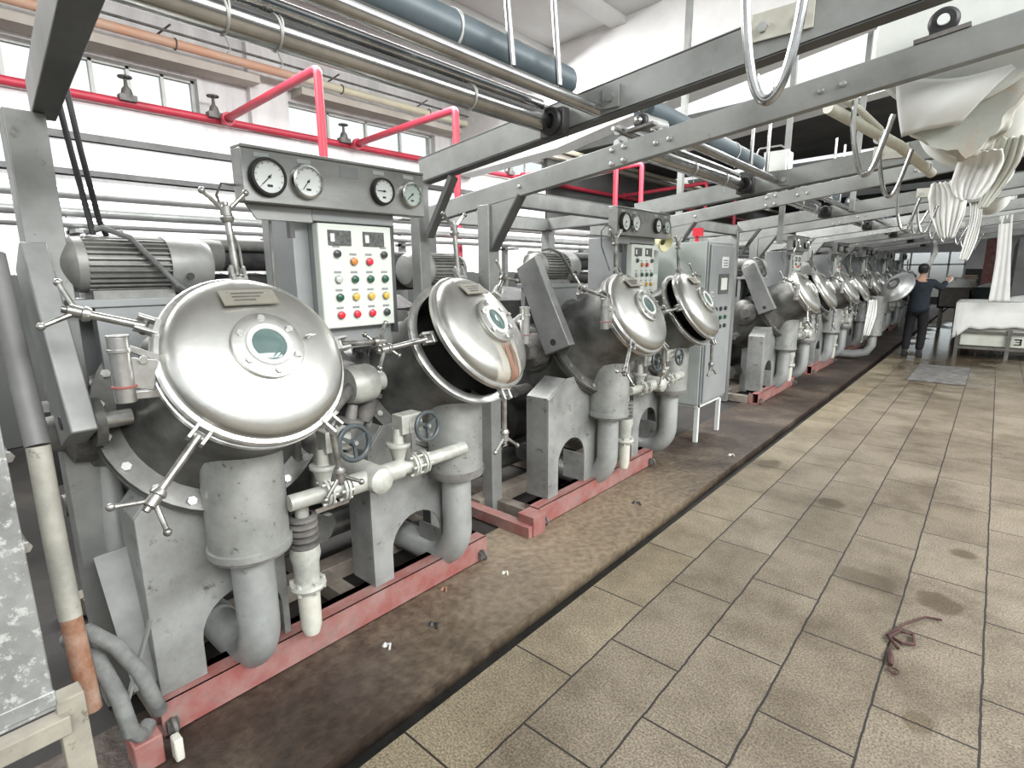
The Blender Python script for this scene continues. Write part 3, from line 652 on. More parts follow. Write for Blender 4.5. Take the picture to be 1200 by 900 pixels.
def make_machine(unit, dyu, full=True):
    root = thing('dyeing_machine', 'x', 'dyeing machine', (-2.6, 1.4+dyu, -.1), 'rope dyeing machines in the row')
    t1, t2 = .865+dyu-0*.0, 2.0+dyu
    if unit: t2 -= .07
    for i, t in enumerate((t1, t2)): make_tube(root, t, unit, i)
    # skid: painted channel in front, dusty one behind, cross members
    ya = (.47 if unit == 0 else .05)+dyu; yb = (2.27 if unit == 0 else 1.73)+dyu
    r_ = MB().m('railred'); r_.bx(-2.335,-2.285, ya, yb, -.10, .045); r_.bx(-2.335-.0,-2.20, ya, yb, .035, .045); r_.bx(-2.285,-2.20, ya, yb, -.10, -.09)
    r_.bx(-2.215,-2.20, ya, yb, -.10, .045)
    o = obj('base_rail', r_, root, bevel=.003); o['label'] = 'front base rail in worn red paint'
    for yy in (ya+.03, yb-.06):
        sk = MB().m('castdk'); sk.torus((-2.175, yy, -.05), (0,1,0), .028, .008, 20, 8); sk.bx(-2.2,-2.175, yy-.02, yy+.02, -.075,-.03)
        obj('lifting_ring', sk, root)
    r_ = MB().m('railtan'); r_.bx(-2.80,-2.68, ya-.1, yb+.1, -.10, .0); r_.bx(-3.5,-3.4, ya-.1, yb+.1, -.10, .0)
    for yy in (ya, (ya+yb)/2, yb-.1): r_.bx(-3.5,-2.34, yy, yy+.09, -.10, -.005)
    obj('rear_base_rail', r_, root, bevel=.003)
    # circulation motor, axis along the row
    mx, mz = -2.60, 1.69
    m_ = MB().m('motor'); y0 = .50+dyu
    m_.lathe((mx,y0,mz), (0,1,0), [(-.045,0),(-.045,.05),(-.02,.085),(0,.102),(.03,.104),(.03,.092),(.30,.092),(.30,.104),(.33,.104),(.335,0)], 36)
    for k in range(30):
        a = 2*PI*k/30; d = V((math.cos(a),0,math.sin(a)))
        m_.bar(V((mx,y0+.03,mz))+d*.098, V((mx,y0+.30,mz))+d*.098, .006, .020, d)
    m_.bx(mx-.10,mx+.10, y0+.03,y0+.30, mz-.125,mz-.095)
    m_.torus((mx, y0+.17, mz+.118), (0,1,0), .014, .004, 16, 6)
    mo = obj('motor', m_, root)
    c_ = MB().m('cowl'); c_.lathe((mx,y0+.30,mz), (0,1,0), [(0,.100),(0,.112),(.13,.112),(.165,.095),(.175,.06),(.176,0)], 36)
    c_.m('dark'); c_.cyl((mx+.112,y0+.36,mz-.045),(mx+.117,y0+.36,mz-.045),.014,.014,16)
    obj('fan_cowl', c_, mo)
    q = MB().m('hose'); q.tube([(mx+.02,y0+.05,mz+.118),(mx+.05,y0+.10,mz+.135),(mx+.10,y0+.17,mz+.10),(mx+.13,y0+.24,mz+.0),(mx+.14,y0+.30,mz-.08),(mx+.10,y0+.36,mz-.12)], .011, 10)
    obj('motor_conduit', q, mo)
    q = MB().m('cab'); q.bx(mx-.14,mx+.14, y0-.05,y0+.42, mz-.155,mz-.125); q.bx(mx-.14,mx-.10, y0,y0+.35, mz-.48,mz-.155); q.bx(mx+.06,mx+.13, y0+.02,y0+.36, mz-.40,mz-.155)
    q.m('body'); q.lathe((mx-.02,y0+.12,mz-.30), (.3,1,-.25), [(0,.10),(.02,.135),(.20,.14),(.34,.12),(.36,0)], 30)
    obj('motor_bracket', q, root, bevel=.003)
    # second motor, fan end towards the first
    m_ = MB().m('motor'); x2 = -2.86; z2 = 1.67; y2 = 2.40+dyu
    m_.lathe((x2,y2,z2), (0,1,0), [(0,0),(0,.106),(.02,.106),(.02,.092),(.27,.092),(.27,.106),(.30,.10),(.33,.06),(.33,0)], 36)
    for k in range(30):
        a = 2*PI*k/30; d = V((math.cos(a),0,math.sin(a)))
        m_.bar(V((x2,y2+.02,z2))+d*.100, V((x2,y2+.27,z2))+d*.100, .006, .020, d)
    m_.bx(x2-.09,x2+.09, y2+.02,y2+.26, z2-.30,z2-.09)
    mo2 = obj('motor', m_, root)
    c_ = MB().m('cowl'); c_.lathe((x2,y2,z2), (0,-1,0), [(0,.100),(0,.112),(.12,.112),(.16,.09),(.17,.05),(.17,0)], 36); obj('fan_cowl', c_, mo2)
    # slanted belt guard
    gy = .345+dyu
    pl = [(-2.655,1.675),(-2.49,1.765),(-2.175,1.155),(-2.385,1.065)]
    g = MB().m('guard'); g.prism(pl, (0,gy+.075,0), (1,0,0), (0,0,1), .075)
    gd = obj('belt_guard', g, root, bevel=.006)
    g = MB().m('dark'); g.cyl((-2.315,gy-.003,1.165),(-2.315,gy+.002,1.165), .024,.024,24)
    obj('guard_opening', g, gd)
    g = MB().m('body'); g.cyl((-2.31,gy+.078,1.15),(-2.31,gy+.11,1.15), .085,.085,28); g.m('rim'); g.cyl((-2.31,gy+.11,1.15),(-2.31,gy+.20,1.15), .03,.03,20)
    obj('drive_pulley', g, root)
    # gauge box
    gb = MB().m('gaugebox'); ga, gz0, gz1 = .98+dyu, 1.925, 2.12
    ge = 1.865+dyu
    gb.bx(-2.28,-2.20, ga, ge, gz0, gz1); gb.bx(-2.28,-2.195, ga+.0, ge, gz1, gz1+.012)
    gb.prism([(ga+.03,gz0),(ga+.36,gz0),(ga+.31,gz0-.06),(ga+.07,gz0-.06)], (-2.275,0,0), (0,1,0), (0,0,1), .01)
    gbx = obj('gauge_box', gb, root, bevel=.003)
    for (yy, rr, st, nd) in ((1.076,.066,'black',225), (1.238,.062,'steel',232), (1.612,.055,'black',180), (1.775,.055,'green',220)):
        make_gauge(root, gbx, yy+dyu, 2.020, rr, -2.20, st, nd)
    q = MB().m('cab2')
    for yy in (1.06,1.235,1.60,1.77):
        q = MB().m('cab2'); q.bx(-2.2005,-2.198, yy-.03+dyu, yy+.03+dyu, 2.092, 2.108); obj('label_strip', q, gbx)
    q = MB().m('cab'); q.bx(-2.2005,-2.198, 1.40+dyu, 1.49+dyu, 2.06, 2.105); obj('blank_plate', q, gbx)
    # control cabinet column + panel
    q = MB().m('cab'); q.bx(-2.62,-2.34, 1.235+dyu, 1.31+dyu, 1.02, 1.925); q.bx(-2.56,-2.30, 1.31+dyu, 1.71+dyu, 1.30, 1.925); q.bx(-2.30,-2.262, 1.29+dyu,1.72+dyu, 1.875,1.925)
    q.m('flangep'); q.bx(-2.31,-2.27, 1.70+dyu, 1.725+dyu, 1.36, 1.92)
    cc = obj('control_cabinet', q, root, bevel=.003)
    q = MB().m('panel'); q.bx(-2.30,-2.25, 1.305+dyu, 1.69+dyu, 1.405, 1.868)
    cp = obj('control_panel', q, root, bevel=.006)
    for yy in (1.375,1.555):
        q = MB().m('display'); q.bx(-2.25,-2.244, yy-.0+dyu-.025, yy+.115+dyu-.025, 1.775, 1.84); q.m('dial'); q.bx(-2.244,-2.243, yy-.015+dyu, yy+.005+dyu, 1.79,1.825)
        obj('digital_display', q, cp)
    cols = (1.388,1.472,1.556,1.640)
    rows = [(1.738,('k',None,None,'k')),(1.705,(None,'o','r',None)),(1.625,('w','g','g','g')),(1.545,('g','y','y','y')),(1.465,('r','r','r','k'))]
    for z, rw in rows:
        for yy, cc_ in zip(cols, rw):
            if not cc_: continue
            q = MB().m('chrome'); y_ = yy+dyu; q.cyl((-2.25,y_,z),(-2.243,y_,z),.0185,.0185,20); q.m('btn_'+cc_); q.lathe((-2.243,y_,z),(1,0,0),[(0,.0165),(.010,.0155),(.013,.010),(.014,0)],20)
            q.m('cab'); q.bx(-2.25,-2.2485, y_-.018, y_+.018, z+.027, z+.037)
            bt = obj('push_button', q, cp)
            bt['label'] = {'k':'black','o':'orange','r':'red','w':'clear','g':'green','y':'yellow'}[cc_] + ' round button'
    if not full: return root
    # manifold between the two tanks
    q = MB().m('valve'); zc = .745; xm = -2.02
    flanged(q, (xm-.02, t1+.10, zc-.0), (xm, t1+.40, zc), .034, (.16,.235))
    flanged(q, (xm, t1+.62, zc), (xm, t2-.08, zc), .034, (.09,.15))
    q.lathe((xm+.09, t1+.49, zc), (-1,0,0), [(0,0),(.004,.035),(.02,.058),(.04,.062),(.55,.062)], 30)
    q.cyl((xm, t1+.36, zc),(xm, t1+.64, zc), .046,.046,24)
    mf = obj('manifold_pipe', q, root)
    for (yy, zz, rr, xo) in ((t1+.36, .955, .072, .04), (t1+.75, .945, .066, .05)):
        q = MB().m('castdk'); q.cyl((xm,yy-.06,zc+.03),(xm,yy-.06,zz+.03),.022,.02,16); q.m('valve'); q.box((xm-.02,yy-.04,zz+.01),(.08,.12,.09)); q.lathe((xm-.03,yy-.09,zc+.03),(0,0,1),[(0,.03),(.06,.045),(.075,.06),(.09,.06),(.09,.03),(.16,.026)],20)
        q.m('chrome'); q.cyl((xm-.02,yy,zz),(xm+.03+xo,yy,zz),.008,.008,10)
        gv = obj('gate_valve', q, root, bevel=.003)
        hand_wheel(gv, (xm+.03+xo, yy, zz), (1,.0,.12), rr)
    # pressure tap valve under the manifold with its pale drain
    q = MB().m('castdk'); yv = t1+.19; xv = -2.12
    for k in range(5): q.lathe((xv,yv,.50+k*.03),(0,0,1),[(0,.04),(.004,.062),(.018,.062),(.022,.04)],24)
    q.m('valve'); q.lathe((xv,yv,0),(0,0,1),[(.30,0),(.30,.07),(.315,.078),(.33,.075),(.335,.052),(.42,.055),(.46,.065),(.50,.06),(.50,0)],28)
    for k in range(6):
        a = k*PI/3; q.cyl((xv+.066*math.cos(a),yv+.066*math.sin(a),.29),(xv+.066*math.cos(a),yv+.066*math.sin(a),.345),.009,.009,6)
    q.cyl((xv,yv,.6),(xv,yv,.72),.03,.03,16)
    q.m('cream'); q.lathe((xv,yv,0),(0,0,1),[(.08,0),(.08,.034),(.12,.045),(.30,.048)],24)
    obj('drain_valve', q, root)
    q = MB().m('castdk')
    for k, (x_, y_, z_) in enumerate(((-2.25,t1+.33,.93),(-2.3,t1+.55,.9),(-2.22,t1+.24,1.05),(-2.35,t1+.7,1.0))):
        q.lathe((x_,y_,z_),(0,.3,1),[(-.09,0),(-.09,.035),(-.04,.05),(.03,.05),(.04,.07),(.06,.07),(.06,.03),(.13,.025),(.13,0)],16)
        q.cyl((x_,y_,z_-.25),(x_,y_,z_),.022,.022,12)
    q.tube([(-2.25,t1+.33,.93),(-2.2,t1+.45,1.08),(-2.3,t1+.6,1.12),(-2.4,t1+.66,1.0)],.03,12)
    q.m('valve'); q.tube([(-2.42,t1+.28,1.28),(-2.25,t1+.36,1.18),(-2.2,t1+.42,1.02)],.028,12)
    q.lathe((-2.30,t1+.62,1.12),(0,1,0),[(-.06,0),(-.06,.085),(-.02,.095),(.06,.095),(.08,.085),(.08,.05),(.14,.05),(.14,0)],26)
    obj('valve_cluster', q, root)
    # lagged pipes at the back of the machine and thin instrument line
    q = MB().m('insulg'); q.tube([(-2.95,.85+dyu,1.72),(-2.92,.98+dyu,1.745),(-2.92,1.15+dyu,1.74)],.075,16)
    q.m('insul'); q.tube([(-3.08,1.12+dyu,1.73),(-3.08,2.75+dyu,1.73)],.064,14); q.tube([(-3.10,.9+dyu,1.60),(-3.10,2.75+dyu,1.59)],.055,14)
    q.m('insulg'); q.tube([(-3.02,.95+dyu,1.80),(-3.02,1.9+dyu,1.80)],.03,12)
    obj('lagged_pipe', q, root)
    q = MB().m('castdk'); q.tube([(-2.27,.985+dyu,1.99),(-2.27,.93+dyu,1.99),(-2.30,.92+dyu,1.95),(-2.32,.96+dyu,1.84),(-2.3,.985+dyu,1.76),(-2.25,.97+dyu,1.66)],.005,8)
    q.tube([(-2.3,1.12+dyu,1.87),(-2.3,1.115+dyu,1.55)],.006,8)
    q.m('flangep'); q.bx(-2.3,-2.27,1.19+dyu,1.21+dyu,1.80,1.87)
    obj('instrument_line', q, root)
    # dark lower gear: mixing vessel, transverse pipes, rear legs
    q = MB().m('insul'); q.lathe((-3.1,t1-.3,.42),(0,1,0),[(0,0),(0,.17),(.05,.22),(1.75,.22),(1.80,.17),(1.8,0)],26)
    q.m('body'); q.tube([(-2.75,t1-.35,.22),(-2.75,t2+.2,.22)],.07,16)
    q.tube([(-2.55,t1+.5,.32),(-3.2,t1+.5,.20)],.075,16)
    q.tube([(-2.62,t1+.05,.30),(-2.62,t1+.6,.30)],.06,16)
    q.m('castdk'); q.tube([(-2.7,t1-.5,.75),(-2.7,t2+.25,.75)],.045,14); q.tube([(-3.3,t1-.4,1.15),(-3.3,t2+.3,1.12)],.09,16)
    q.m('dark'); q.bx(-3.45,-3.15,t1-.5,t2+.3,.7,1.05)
    obj('underframe_piping', q, root)
    return root

m1 = make_machine(0, 0.0)
m1['label'] = 'nearest two-lid steel dyeing machine, with the largest round lid and a rust-streaked ajar lid'
m2 = make_machine(1, 2.75)
m2['label'] = 'second two-lid dyeing machine, between the bolted beam and the grey switch cabinet'
labs = ['third dyeing machine of the row, first one beyond the grey switch cabinet',
        'fourth dyeing machine of the row, behind the first beyond the switch cabinet',
        'fifth dyeing machine of the row, level with the worker in navy',
        'sixth dyeing machine of the row, just past the worker',
        'seventh dyeing machine of the row, far back in the dim end']
offs = [7.45, 10.25, 13.05, 16.0, 19.0]
for off, lb in zip(offs, labs):
    c = copy_tree(m2); c.location = m2.location + V((0, off-2.75, 0)); c['label'] = lb

# a mirror-finish kier with raised lid beside the worker
ow = thing('open_kier', 'single kier with its round lid swung up beside the worker in navy', 'kier', (-1.72, 12.7, -.1))
t_ = MB().m('tank'); t_.lathe((-1.72,12.7,-.1),(0,0,1),[(.5,0),(.5,.15),(1.05,.15),(1.15,.19),(1.25,.19),(1.25,.16),(1.1,.14)],32); obj('vertical_tank', t_, ow)
t_ = MB().m('pipe'); t_.tube([(-1.72,12.7,.45),(-1.72,12.7,.2),(-1.8,12.7,.06),(-2.0,12.7,.0),(-2.4,12.7,.0)],.08,18); obj('elbow_pipe', t_, ow)
t_ = MB().m('silver'); ax = V((-.50,-.74,.50)).normalized(); c0 = V((-1.41,12.6,1.335))
t_.lathe(c0, ax, [(-.03,0),(-.03,.30),(.0,.305),(.012,.28),(.05,.25),(.09,.18),(.11,.1),(.115,0)], 44); t_.m('rim'); t_.lathe(c0+ax*.09, ax, [(0,.12),(.03,.12),(.03,.07),(.02,.06),(.02,0)], 28)
obj('lid', t_, ow)
t_ = MB().m('plate'); t_.bar((-1.70,12.72,1.1),(-1.50,12.68,1.30),.06,.06); obj('lid_hinge', t_, ow)
# ------------------------------------------------------------------ overhead gantry frames
def ibeam(mb, p0, p1, h=.125, w=.07, t=.008):
    p0, p1 = V(p0), V(p1); d = (p1-p0).normalized(); side = V((0,-1,0)) if abs(d.y) < .5 else V((1,0,0))
    u = side.cross(d); u = u if u.z > 0 else -u
    mb.m('frame'); mb.bar(p0, p1, t, h, u)
    c = -side*(w/2-t/2)
    mb.bar(p0+u*(h/2)+c, p1+u*(h/2)+c, w, t, u)
    mb.m('flangep'); mb.bar(p0-u*(h/2)+c, p1-u*(h/2)+c, w, t, u)

def roller(par, name, p0, p1, r, matn, ties=(), lbl=None, tie_r=None):
    q = MB().m(matn); p0, p1 = V(p0), V(p1); q.cyl(p0, p1, r, r, 28)
    q.m('rim'); q.cyl(p0-V((0,.05,0)), p0, r*.45, r*.45, 12); q.cyl(p1, p1+V((0,.05,0)), r*.45, r*.45, 12)
    o = obj(name, q, par)
    for t in ties:
        k = MB().m('cyanw'); c = p0.lerp(p1, t); k.torus(c, (0,1,.12), r*1.03, .0035, 28, 6); k.torus(c+V((0,.010,0)), (.1,1,-.1), r*1.03, .003, 28, 6)
        k.tube([c+V((r*.2,0,-r)), c+V((r*.4,.01,-r-.04)), c+V((r*.45,.0,-r-.05))], .0022, 6)
        obj('tie_string', k, o)
    return o

def make_bay(k, yf, yr, fx=(-3.3,-.0), label='', front_slope=(2.06,2.475)):
    root = thing('gantry_frame', label, 'overhead frame', (-2.6, yf, -.1), 'overhead gantry frames')
    xe = .9
    z0, z1 = front_slope; sl = (z1-z0)/3.25
    q = MB()
    zr = lambda x: (2.235 + (x+2.6)*.1157) if k == 0 else (2.2 + (x+2.6)*.111)
    if k > 0:
        q.m('frame'); q.bar((-3.31,yf,z0), (xe,yf,z0+sl*(xe+3.3)), .05, .118)
        o = obj('cross_beam', q, root, bevel=.004)
        for (bx_, dzz) in ((-1.684,.034),(-1.611,.034),(-1.684,-.036),(-1.611,-.036),(-1.424,0),(-1.349,0),(-.669,.0),(-.588,.0),(-2.35,.0)):
            h = MB().m('rim'); zc = z0 + sl*(bx_+3.3) + dzz; h.lathe((bx_,yf-.025,zc),(0,-1,0),[(0,.014),(.003,.014),(.009,.011),(.011,0)],14)
            obj('bolt', h, o)
    else:
        q.m('frame'); q.bar((-2.66,.497,2.27),(-.6,.278,2.27), .066, .12); q.m('flangep'); q.bar((-2.66,.497,2.205),(-.6,.278,2.205), .072, .010)
        obj('cross_beam', q, root, bevel=.003)
    # rear beam: open section with flanges
    q = MB(); ibeam(q, (-2.62,yr,zr(-2.62)), (xe,yr,zr(xe)), .128, .075)
    rb = obj('cross_beam', q, root)
    for (x_, dz_) in ((-1.39,.0),(-.72,.03)):
        q = MB().m('cream' if x_ > -1 else 'frame'); q.box((x_+.05, yr-.012, zr(x_)+dz_+.005), (.20 if x_ > -1 else .08, .008, .09)); q.m('rim')
        for sx in ((-.06,.06) if x_ > -1 else (0,)): q.hexn((x_+.05+sx, yr-.016, zr(x_)+dz_), (0,-1,0), .018,.014)
        obj('bearing_plate', q, rb)
    # columns
    colx = (-2.65,-3.28) if k > 0 else (-2.60,)
    for cx in colx:
        q = MB().m('frame'); top = (z0+sl*(cx+3.3)-.05) if k > 0 else 2.20
        w = .10 if cx > -3 else .08
        q.bx(cx-w/2, cx+w/2, yf-.05 + (.06 if k == 0 else 0), yf+.055 + (.07 if k == 0 else 0), -.10, top)
        obj('column', q, root, bevel=.004)
    if k > 0:
        q = MB().m('frame'); q.prism([(-2.60,1.80),(-2.60,z0+sl*.68-.06),(-2.36,z0+sl*.94-.06)], (0,yf+.03,0), (1,0,0), (0,0,1), .06)
        q.m('flangep'); q.bar((-2.595,yf,1.795),(-2.35,yf,z0+sl*.95-.05),.08,.012,(1,0,-1))
        obj('gusset', q, root)
    q = MB().m('frame'); q.bx(-2.68,-2.60, yr-.04, yr+.04, -.1, 2.15); obj('column', q, root, bevel=.004)
    q = MB().m('flangep'); q.bar((-2.56,yr,1.86),(-2.34,yr,2.17),.05,.03); obj('brace', q, root)
    # longitudinals and the rear rectangle
    if k > 0:
      q = MB(); ibeam(q, (-2.62,yf+.04,2.16),(-2.62,yr,2.16),.11,.06); obj('long_beam', q, root)
      q = MB(); ibeam(q, (-3.62,yf+.04,2.13),(-3.62,yr,2.13),.12,.06); q.m('frame'); q.bar((-3.62,yr,2.14),(-2.62,yr,2.17),.04,.12); q.m('flangep'); q.bar((-3.62,yr-.03,2.08),(-2.62,yr-.03,2.11),.06,.012); q.m('frame'); q.bx(-3.68,-3.58,yr-.05,yr+.05,-.1,2.08)
      obj('long_beam', q, root)
    # rollers between the two cross beams
    off = yr-2.2
    y0 = yf-.25 if k == 0 else yf+.03
    if k == 0: y0 = -.3
    roller(root, 'steel_roller', (-1.66,y0,2.335),(-1.66,yr-.06,2.325), .045, 'chrome', (.42,.48,.80) if k == 0 else (.5,.8))
    roller(root, 'steel_roller', (-1.685,y0,2.415),(-1.685,yr-.06,2.40), .026, 'chrome')
    roller(root, 'guide_bar', (-1.40,y0,2.36),(-1.40,yr-.03,2.335), .026, 'chrome')
    roller(root, 'guide_bar', (-1.455,y0,2.372),(-1.455,yr-.20,2.365), .012, 'chrome')
    roller(root, 'rubber_roller', (-1.53,y0,2.50),(-1.53,yr-.08,2.46), .062, 'drum', (.72,) if k == 0 else (.7,))
    q = MB().m('dark'); q.box((-1.62,yr-.035,2.315),(.13,.05,.12)); q.m('rubber'); q.torus((-1.62,yr-.07,2.32),(0,1,0),.045,.016,24,8)
    obj('bearing_block', q, root, bevel=.004)
    return root

make_bay(0, .36, 2.20, label='nearest overhead frame, its dark-bottomed beam crossing the top left corner')
make_bay(1, 2.80, 4.75, label='overhead frame whose front beam shows rows of rivets and carries the nearest cloth drum')
make_bay(2, 5.50, 7.45, label='third overhead frame, above the grey switch cabinet')
make_bay(3, 8.25, 10.2, label='fourth overhead frame, over the first machine beyond the switch cabinet')
make_bay(4, 11.0, 12.95, label='fifth overhead frame, over the worker in navy')
make_bay(5, 13.8, 15.7, label='sixth overhead frame, next behind the one over the worker')
make_bay(6, 16.6, 18.5, label='seventh overhead frame, smallest of those in the far dim bay')

# cloth winch drums on the front beams
def drum(k, yf, yr, label, r=.285):
    zb = 2.06 + .1277*(3.3-.275) + .06
    root = thing('cloth_drum', label, 'winch drum', (-.275, yf, zb), 'cloth winch drums')
    q = MB().m('white'); q.lathe((-.22,yf+.09,zb+.06),(0,1,0),[(0,0),(0,r),(.012,r+.012),(.03,r+.012),(.03,r-.01),(yr-yf-.25,r-.01),(yr-yf-.22,r+.01),(yr-yf-.2,0)],48)
    obj('drum_shell', q, root)
    q = MB().m('castdk'); q.bar((-.36,yf-.005,zb+.008-.011),(-.19,yf-.005,zb+.008+.011),.05,.016); q.m('rubber'); q.torus((-.275,yf-.005,zb+.055),(0,1,0),.033,.017,28,10); q.bx(-.315,-.235,yf-.02,yf+.01,zb+.01,zb+.05)
    q.m('ringw'); q.cyl((-.275,yf-.032,zb+.055),(-.275,yf+.09,zb+.055),.019,.019,20)
    obj('pillow_block', q, root)
    return root
drum(1, 2.80, 4.7, 'white winch drum with black bearing on the riveted beam, top right')
drum(2, 5.50, 7.3, 'white winch drum on the third frame, behind the hanging cloth bundle', .2)
drum(3, 8.25, 10.1, 'white winch drum on the fourth frame, right of the bunched cloth', .2)

# small shaft bearing on the riveted beam
sb = MB().m('rubber'); sb.torus((-1.525,2.79,2.425),(0,1,0),.026,.014,24,8); sb.m('castdk'); sb.bar((-1.60,2.79,2.383),(-1.44,2.79,2.402),.05,.014); sb.m('chrome'); sb.sph((-1.525,2.77,2.425),.022,14); sb.m('frame'); sb.cyl((-1.525,2.8,2.425),(-1.50,3.0,2.425),.045,.04,20)
tag(obj('shaft_bearing', sb), 'small round shaft bearing standing on the riveted beam', 'bearing')

# V-shaped chrome cloth guides hanging from the frames
def hook(pts, r, label):
    P_ = [V(p) for p in pts]
    # Catmull-Rom through the points
    out = []
    for i in range(len(P_)-1):
        a, b_, c, d = P_[max(i-1,0)], P_[i], P_[i+1], P_[min(i+2,len(P_)-1)]
        for s_ in range(6):
            t = s_/6; out.append(.5*((2*b_)+(c-a)*t+(2*a-5*b_+4*c-d)*t*t+(3*b_-a-3*c+d)*t**3))
    out.append(P_[-1])
    q = MB().m('chrome'); q.tube(out, r, 14)
    tag(obj('cloth_guide', q), label, 'cloth guide hook', 'chrome V-shaped cloth guides')
hook([(-.66,1.8,2.62),(-.655,1.8,2.40),(-.62,1.8,2.20),(-.575,1.8,2.135),(-.53,1.8,2.20),(-.50,1.8,2.38),(-.50,1.8,2.62)], .014, 'largest chrome V guide, hanging in front of the two nearest beams at top')
def mini(y, x, z, s_, label):
    hook([(x-.09*s_,y,z+.42*s_),(x-.085*s_,y,z+.25*s_),(x-.04*s_,y,z+.05*s_),(x,y,z),(x+.04*s_,y,z+.06*s_),(x+.10*s_,y+.0,z+.30*s_)], .014*s_, label)
mini(3.6,-.61,2.15,.95,'chrome V guide hanging just left of the big cloth bundle')
mini(3.9,-.53,2.06,.8,'chrome V guide hanging directly under the yellowed cross rod')
mini(6.2,-.70,2.0,.9,'chrome V guide on the third frame, left of the small cloth tail')
mini(6.5,-.58,1.98,.8,'chrome V guide on the third frame, touching the small cloth tail')
q = MB().m('cream'); q.tube([(-.80,3.5,2.50),(-.55,4.2,2.38),(-.42,4.7,2.27)],.03,12); q.tube([(-.76,3.5,2.55),(-.70,3.7,2.52),(-.62,3.95,2.44)],.018,10); q.m('cyanw'); q.torus((-.62,4.0,2.41),(.3,1,-.2),.035,.008,20,6); q.torus((-.45,4.6,2.30),(.3,1,-.2),.035,.008,20,6)
tag(obj('cross_rod', q), 'yellowed rod with wrapped ends between the second frame beams', 'rod')

# hanging steel rods (pairs) from the ceiling to the guide bars
def rod(x, y, z0, z1, r, label, dxy=(0,0), sq=False, grp='thin hanging rods'):
    q = MB().m('chrome' if not sq else 'frame')
    if sq: q.bx(x-r, x+r, y-r, y+r, z0, z1)
    else: q.cyl((x,y,z0),(x+dxy[0],y+dxy[1],z1), r, r, 14)
    tag(obj('hanging_rod' if not sq else 'hanging_post', q), label, 'rod' if not sq else 'post', grp if not sq else None)
rod(-1.40,1.62,2.37,4.3,.0125,'left one of the two bright rods in front of the dark rubber roller',(-.20,0))
rod(-1.40,1.90,2.37,4.3,.0125,'right one of the two bright rods in front of the dark rubber roller',(-.18,0))
rod(-1.40,4.15,2.37,2.95,.0125,'bright rod above the riveted beam, left of a similar rod')
rod(-1.40,4.50,2.37,3.0,.0125,'bright rod above the riveted beam, right of a similar rod')
rod(-1.40,6.6,2.37,2.95,.0125,'left bright rod below the riveted beam near the white box')
rod(-1.40,7.0,2.37,2.95,.0125,'right bright rod below the riveted beam near the white box')
rod(-2.9,6.3,1.6,4.9,.030,'square grey post running from ceiling down between two red pipes',sq=True)
rod(-1.62,5.75,1.9,4.6,.022,'slim grey post crossing behind the far chrome rollers',sq=True)
rod(-1.35,7.4,2.3,4.4,.025,'slim grey post standing on the third frame under the skylight',sq=True)

# ------------------------------------------------------------------ cloth
def cloth_bundle():
    """fabric slung round the drum end, hanging in a pointed bag and twisting away behind"""
    q = MB().m('clothgy'); ny, nx = 30, 64; ring = []
    for i in range(ny):
        t = i/(ny-1); y = 2.93 + 1.0*t
        ww = (.215 - .12*t)*(1 if i else .93); hh = .285 - .17*t; cx = -.225 + .04*t; zc = 2.385 - .06*t
        row = []
        for j in range(nx):
            a = 2*PI*j/nx
            fold = .011*math.sin(a*6 + t*6) + .009*math.sin(a*11 - t*9) + .005*math.sin(a*19+t*14)
            f = max(0., math.cos(a)); x = cx + math.sin(a)*(ww+fold)*(1-.25*f*f) + .05*f*(1-t)
            z = zc - math.cos(a)*(hh+fold)
            row.append(q.bm.verts.new((x, y + .02*math.sin(a*3+1), z)))
        ring.append(row)
    for A, B in zip(ring, ring[1:]):
        for j in range(nx): q._f([A[j], A[(j+1)%nx], B[(j+1)%nx], B[j]])
    q._f(ring[0][::-1]); q._f(ring[-1])
    return obj('fabric_sling', q, sharp=70)
o = cloth_bundle(); tag(o, 'large stained grey-white cloth bundle sagging under the nearest drum', 'cloth', 'hanging white cloths')
q = MB().m('cloth'); rows = []
for i in range(12):
    v = i/11; row = []
    for j in range(18):
        u = j/17
        x = -.425 + u*.40*(1-.55*v) + .05*v; z = 2.43 - .03*u - v*(.24 - .05*u) - .045*math.sin(PI*u)*(1-v) 
        row.append((x, 2.905 - .035*math.sin(PI*u) - .03*math.sin(PI*v) + .004*math.sin(u*14+v*5), z))
    rows.append(row)
q.grid(rows); o = obj('cloth_flap', q, solid=.006, sharp=180, fix=False)
tag(o, 'bright white cloth flap folded over the left front of the big bundle', 'cloth', 'hanging white cloths')
def wavy_strip(pts, widths, label, folds=5, amp=.008, matn='cloth', n=26, name='hanging_cloth', seed=0, depth=.035):
    """hanging fabric following a centre line; width along x, gathered in folds"""
    P_ = [V(p) for p in pts]; rows = []
    m_ = len(P_)-1
    for i in range(n+1):
        t = i/n*m_; k = min(int(t), m_-1); f = t-k; f_ = f
        a, b_, c, d = P_[max(k-1,0)], P_[k], P_[k+1], P_[min(k+2,m_)]
        p = .5*((2*b_)+(c-a)*f+(2*a-5*b_+4*c-d)*f*f+(3*b_-a-3*c+d)*f**3)
        w = widths[k]*(1-f)+widths[k+1]*f
        row = []
        for j in range(33):
            s_ = j/32*2-1
            row.append((p.x+s_*w/2, p.y+depth*w*math.sin(s_*folds+seed+i*.13)+amp*math.sin(s_*folds*3.1+i*.2), p.z+amp*.6*math.sin(s_*folds*2+seed)))
        rows.append(row)
    q = MB().m(matn); q.grid(rows); o = obj(name, q, solid=.005, sharp=180, fix=False)
    tag(o, label, 'cloth', 'hanging white cloths'); return o
wavy_strip([(-.13,3.3,2.16),(-.13,3.38,2.12),(-.145,3.40,2.04),(-.15,3.4,1.98),(-.15,3.4,1.965)],[.14,.16,.155,.10,.05],'short fan-shaped cloth tail below the big bundle',6,.004,seed=1)
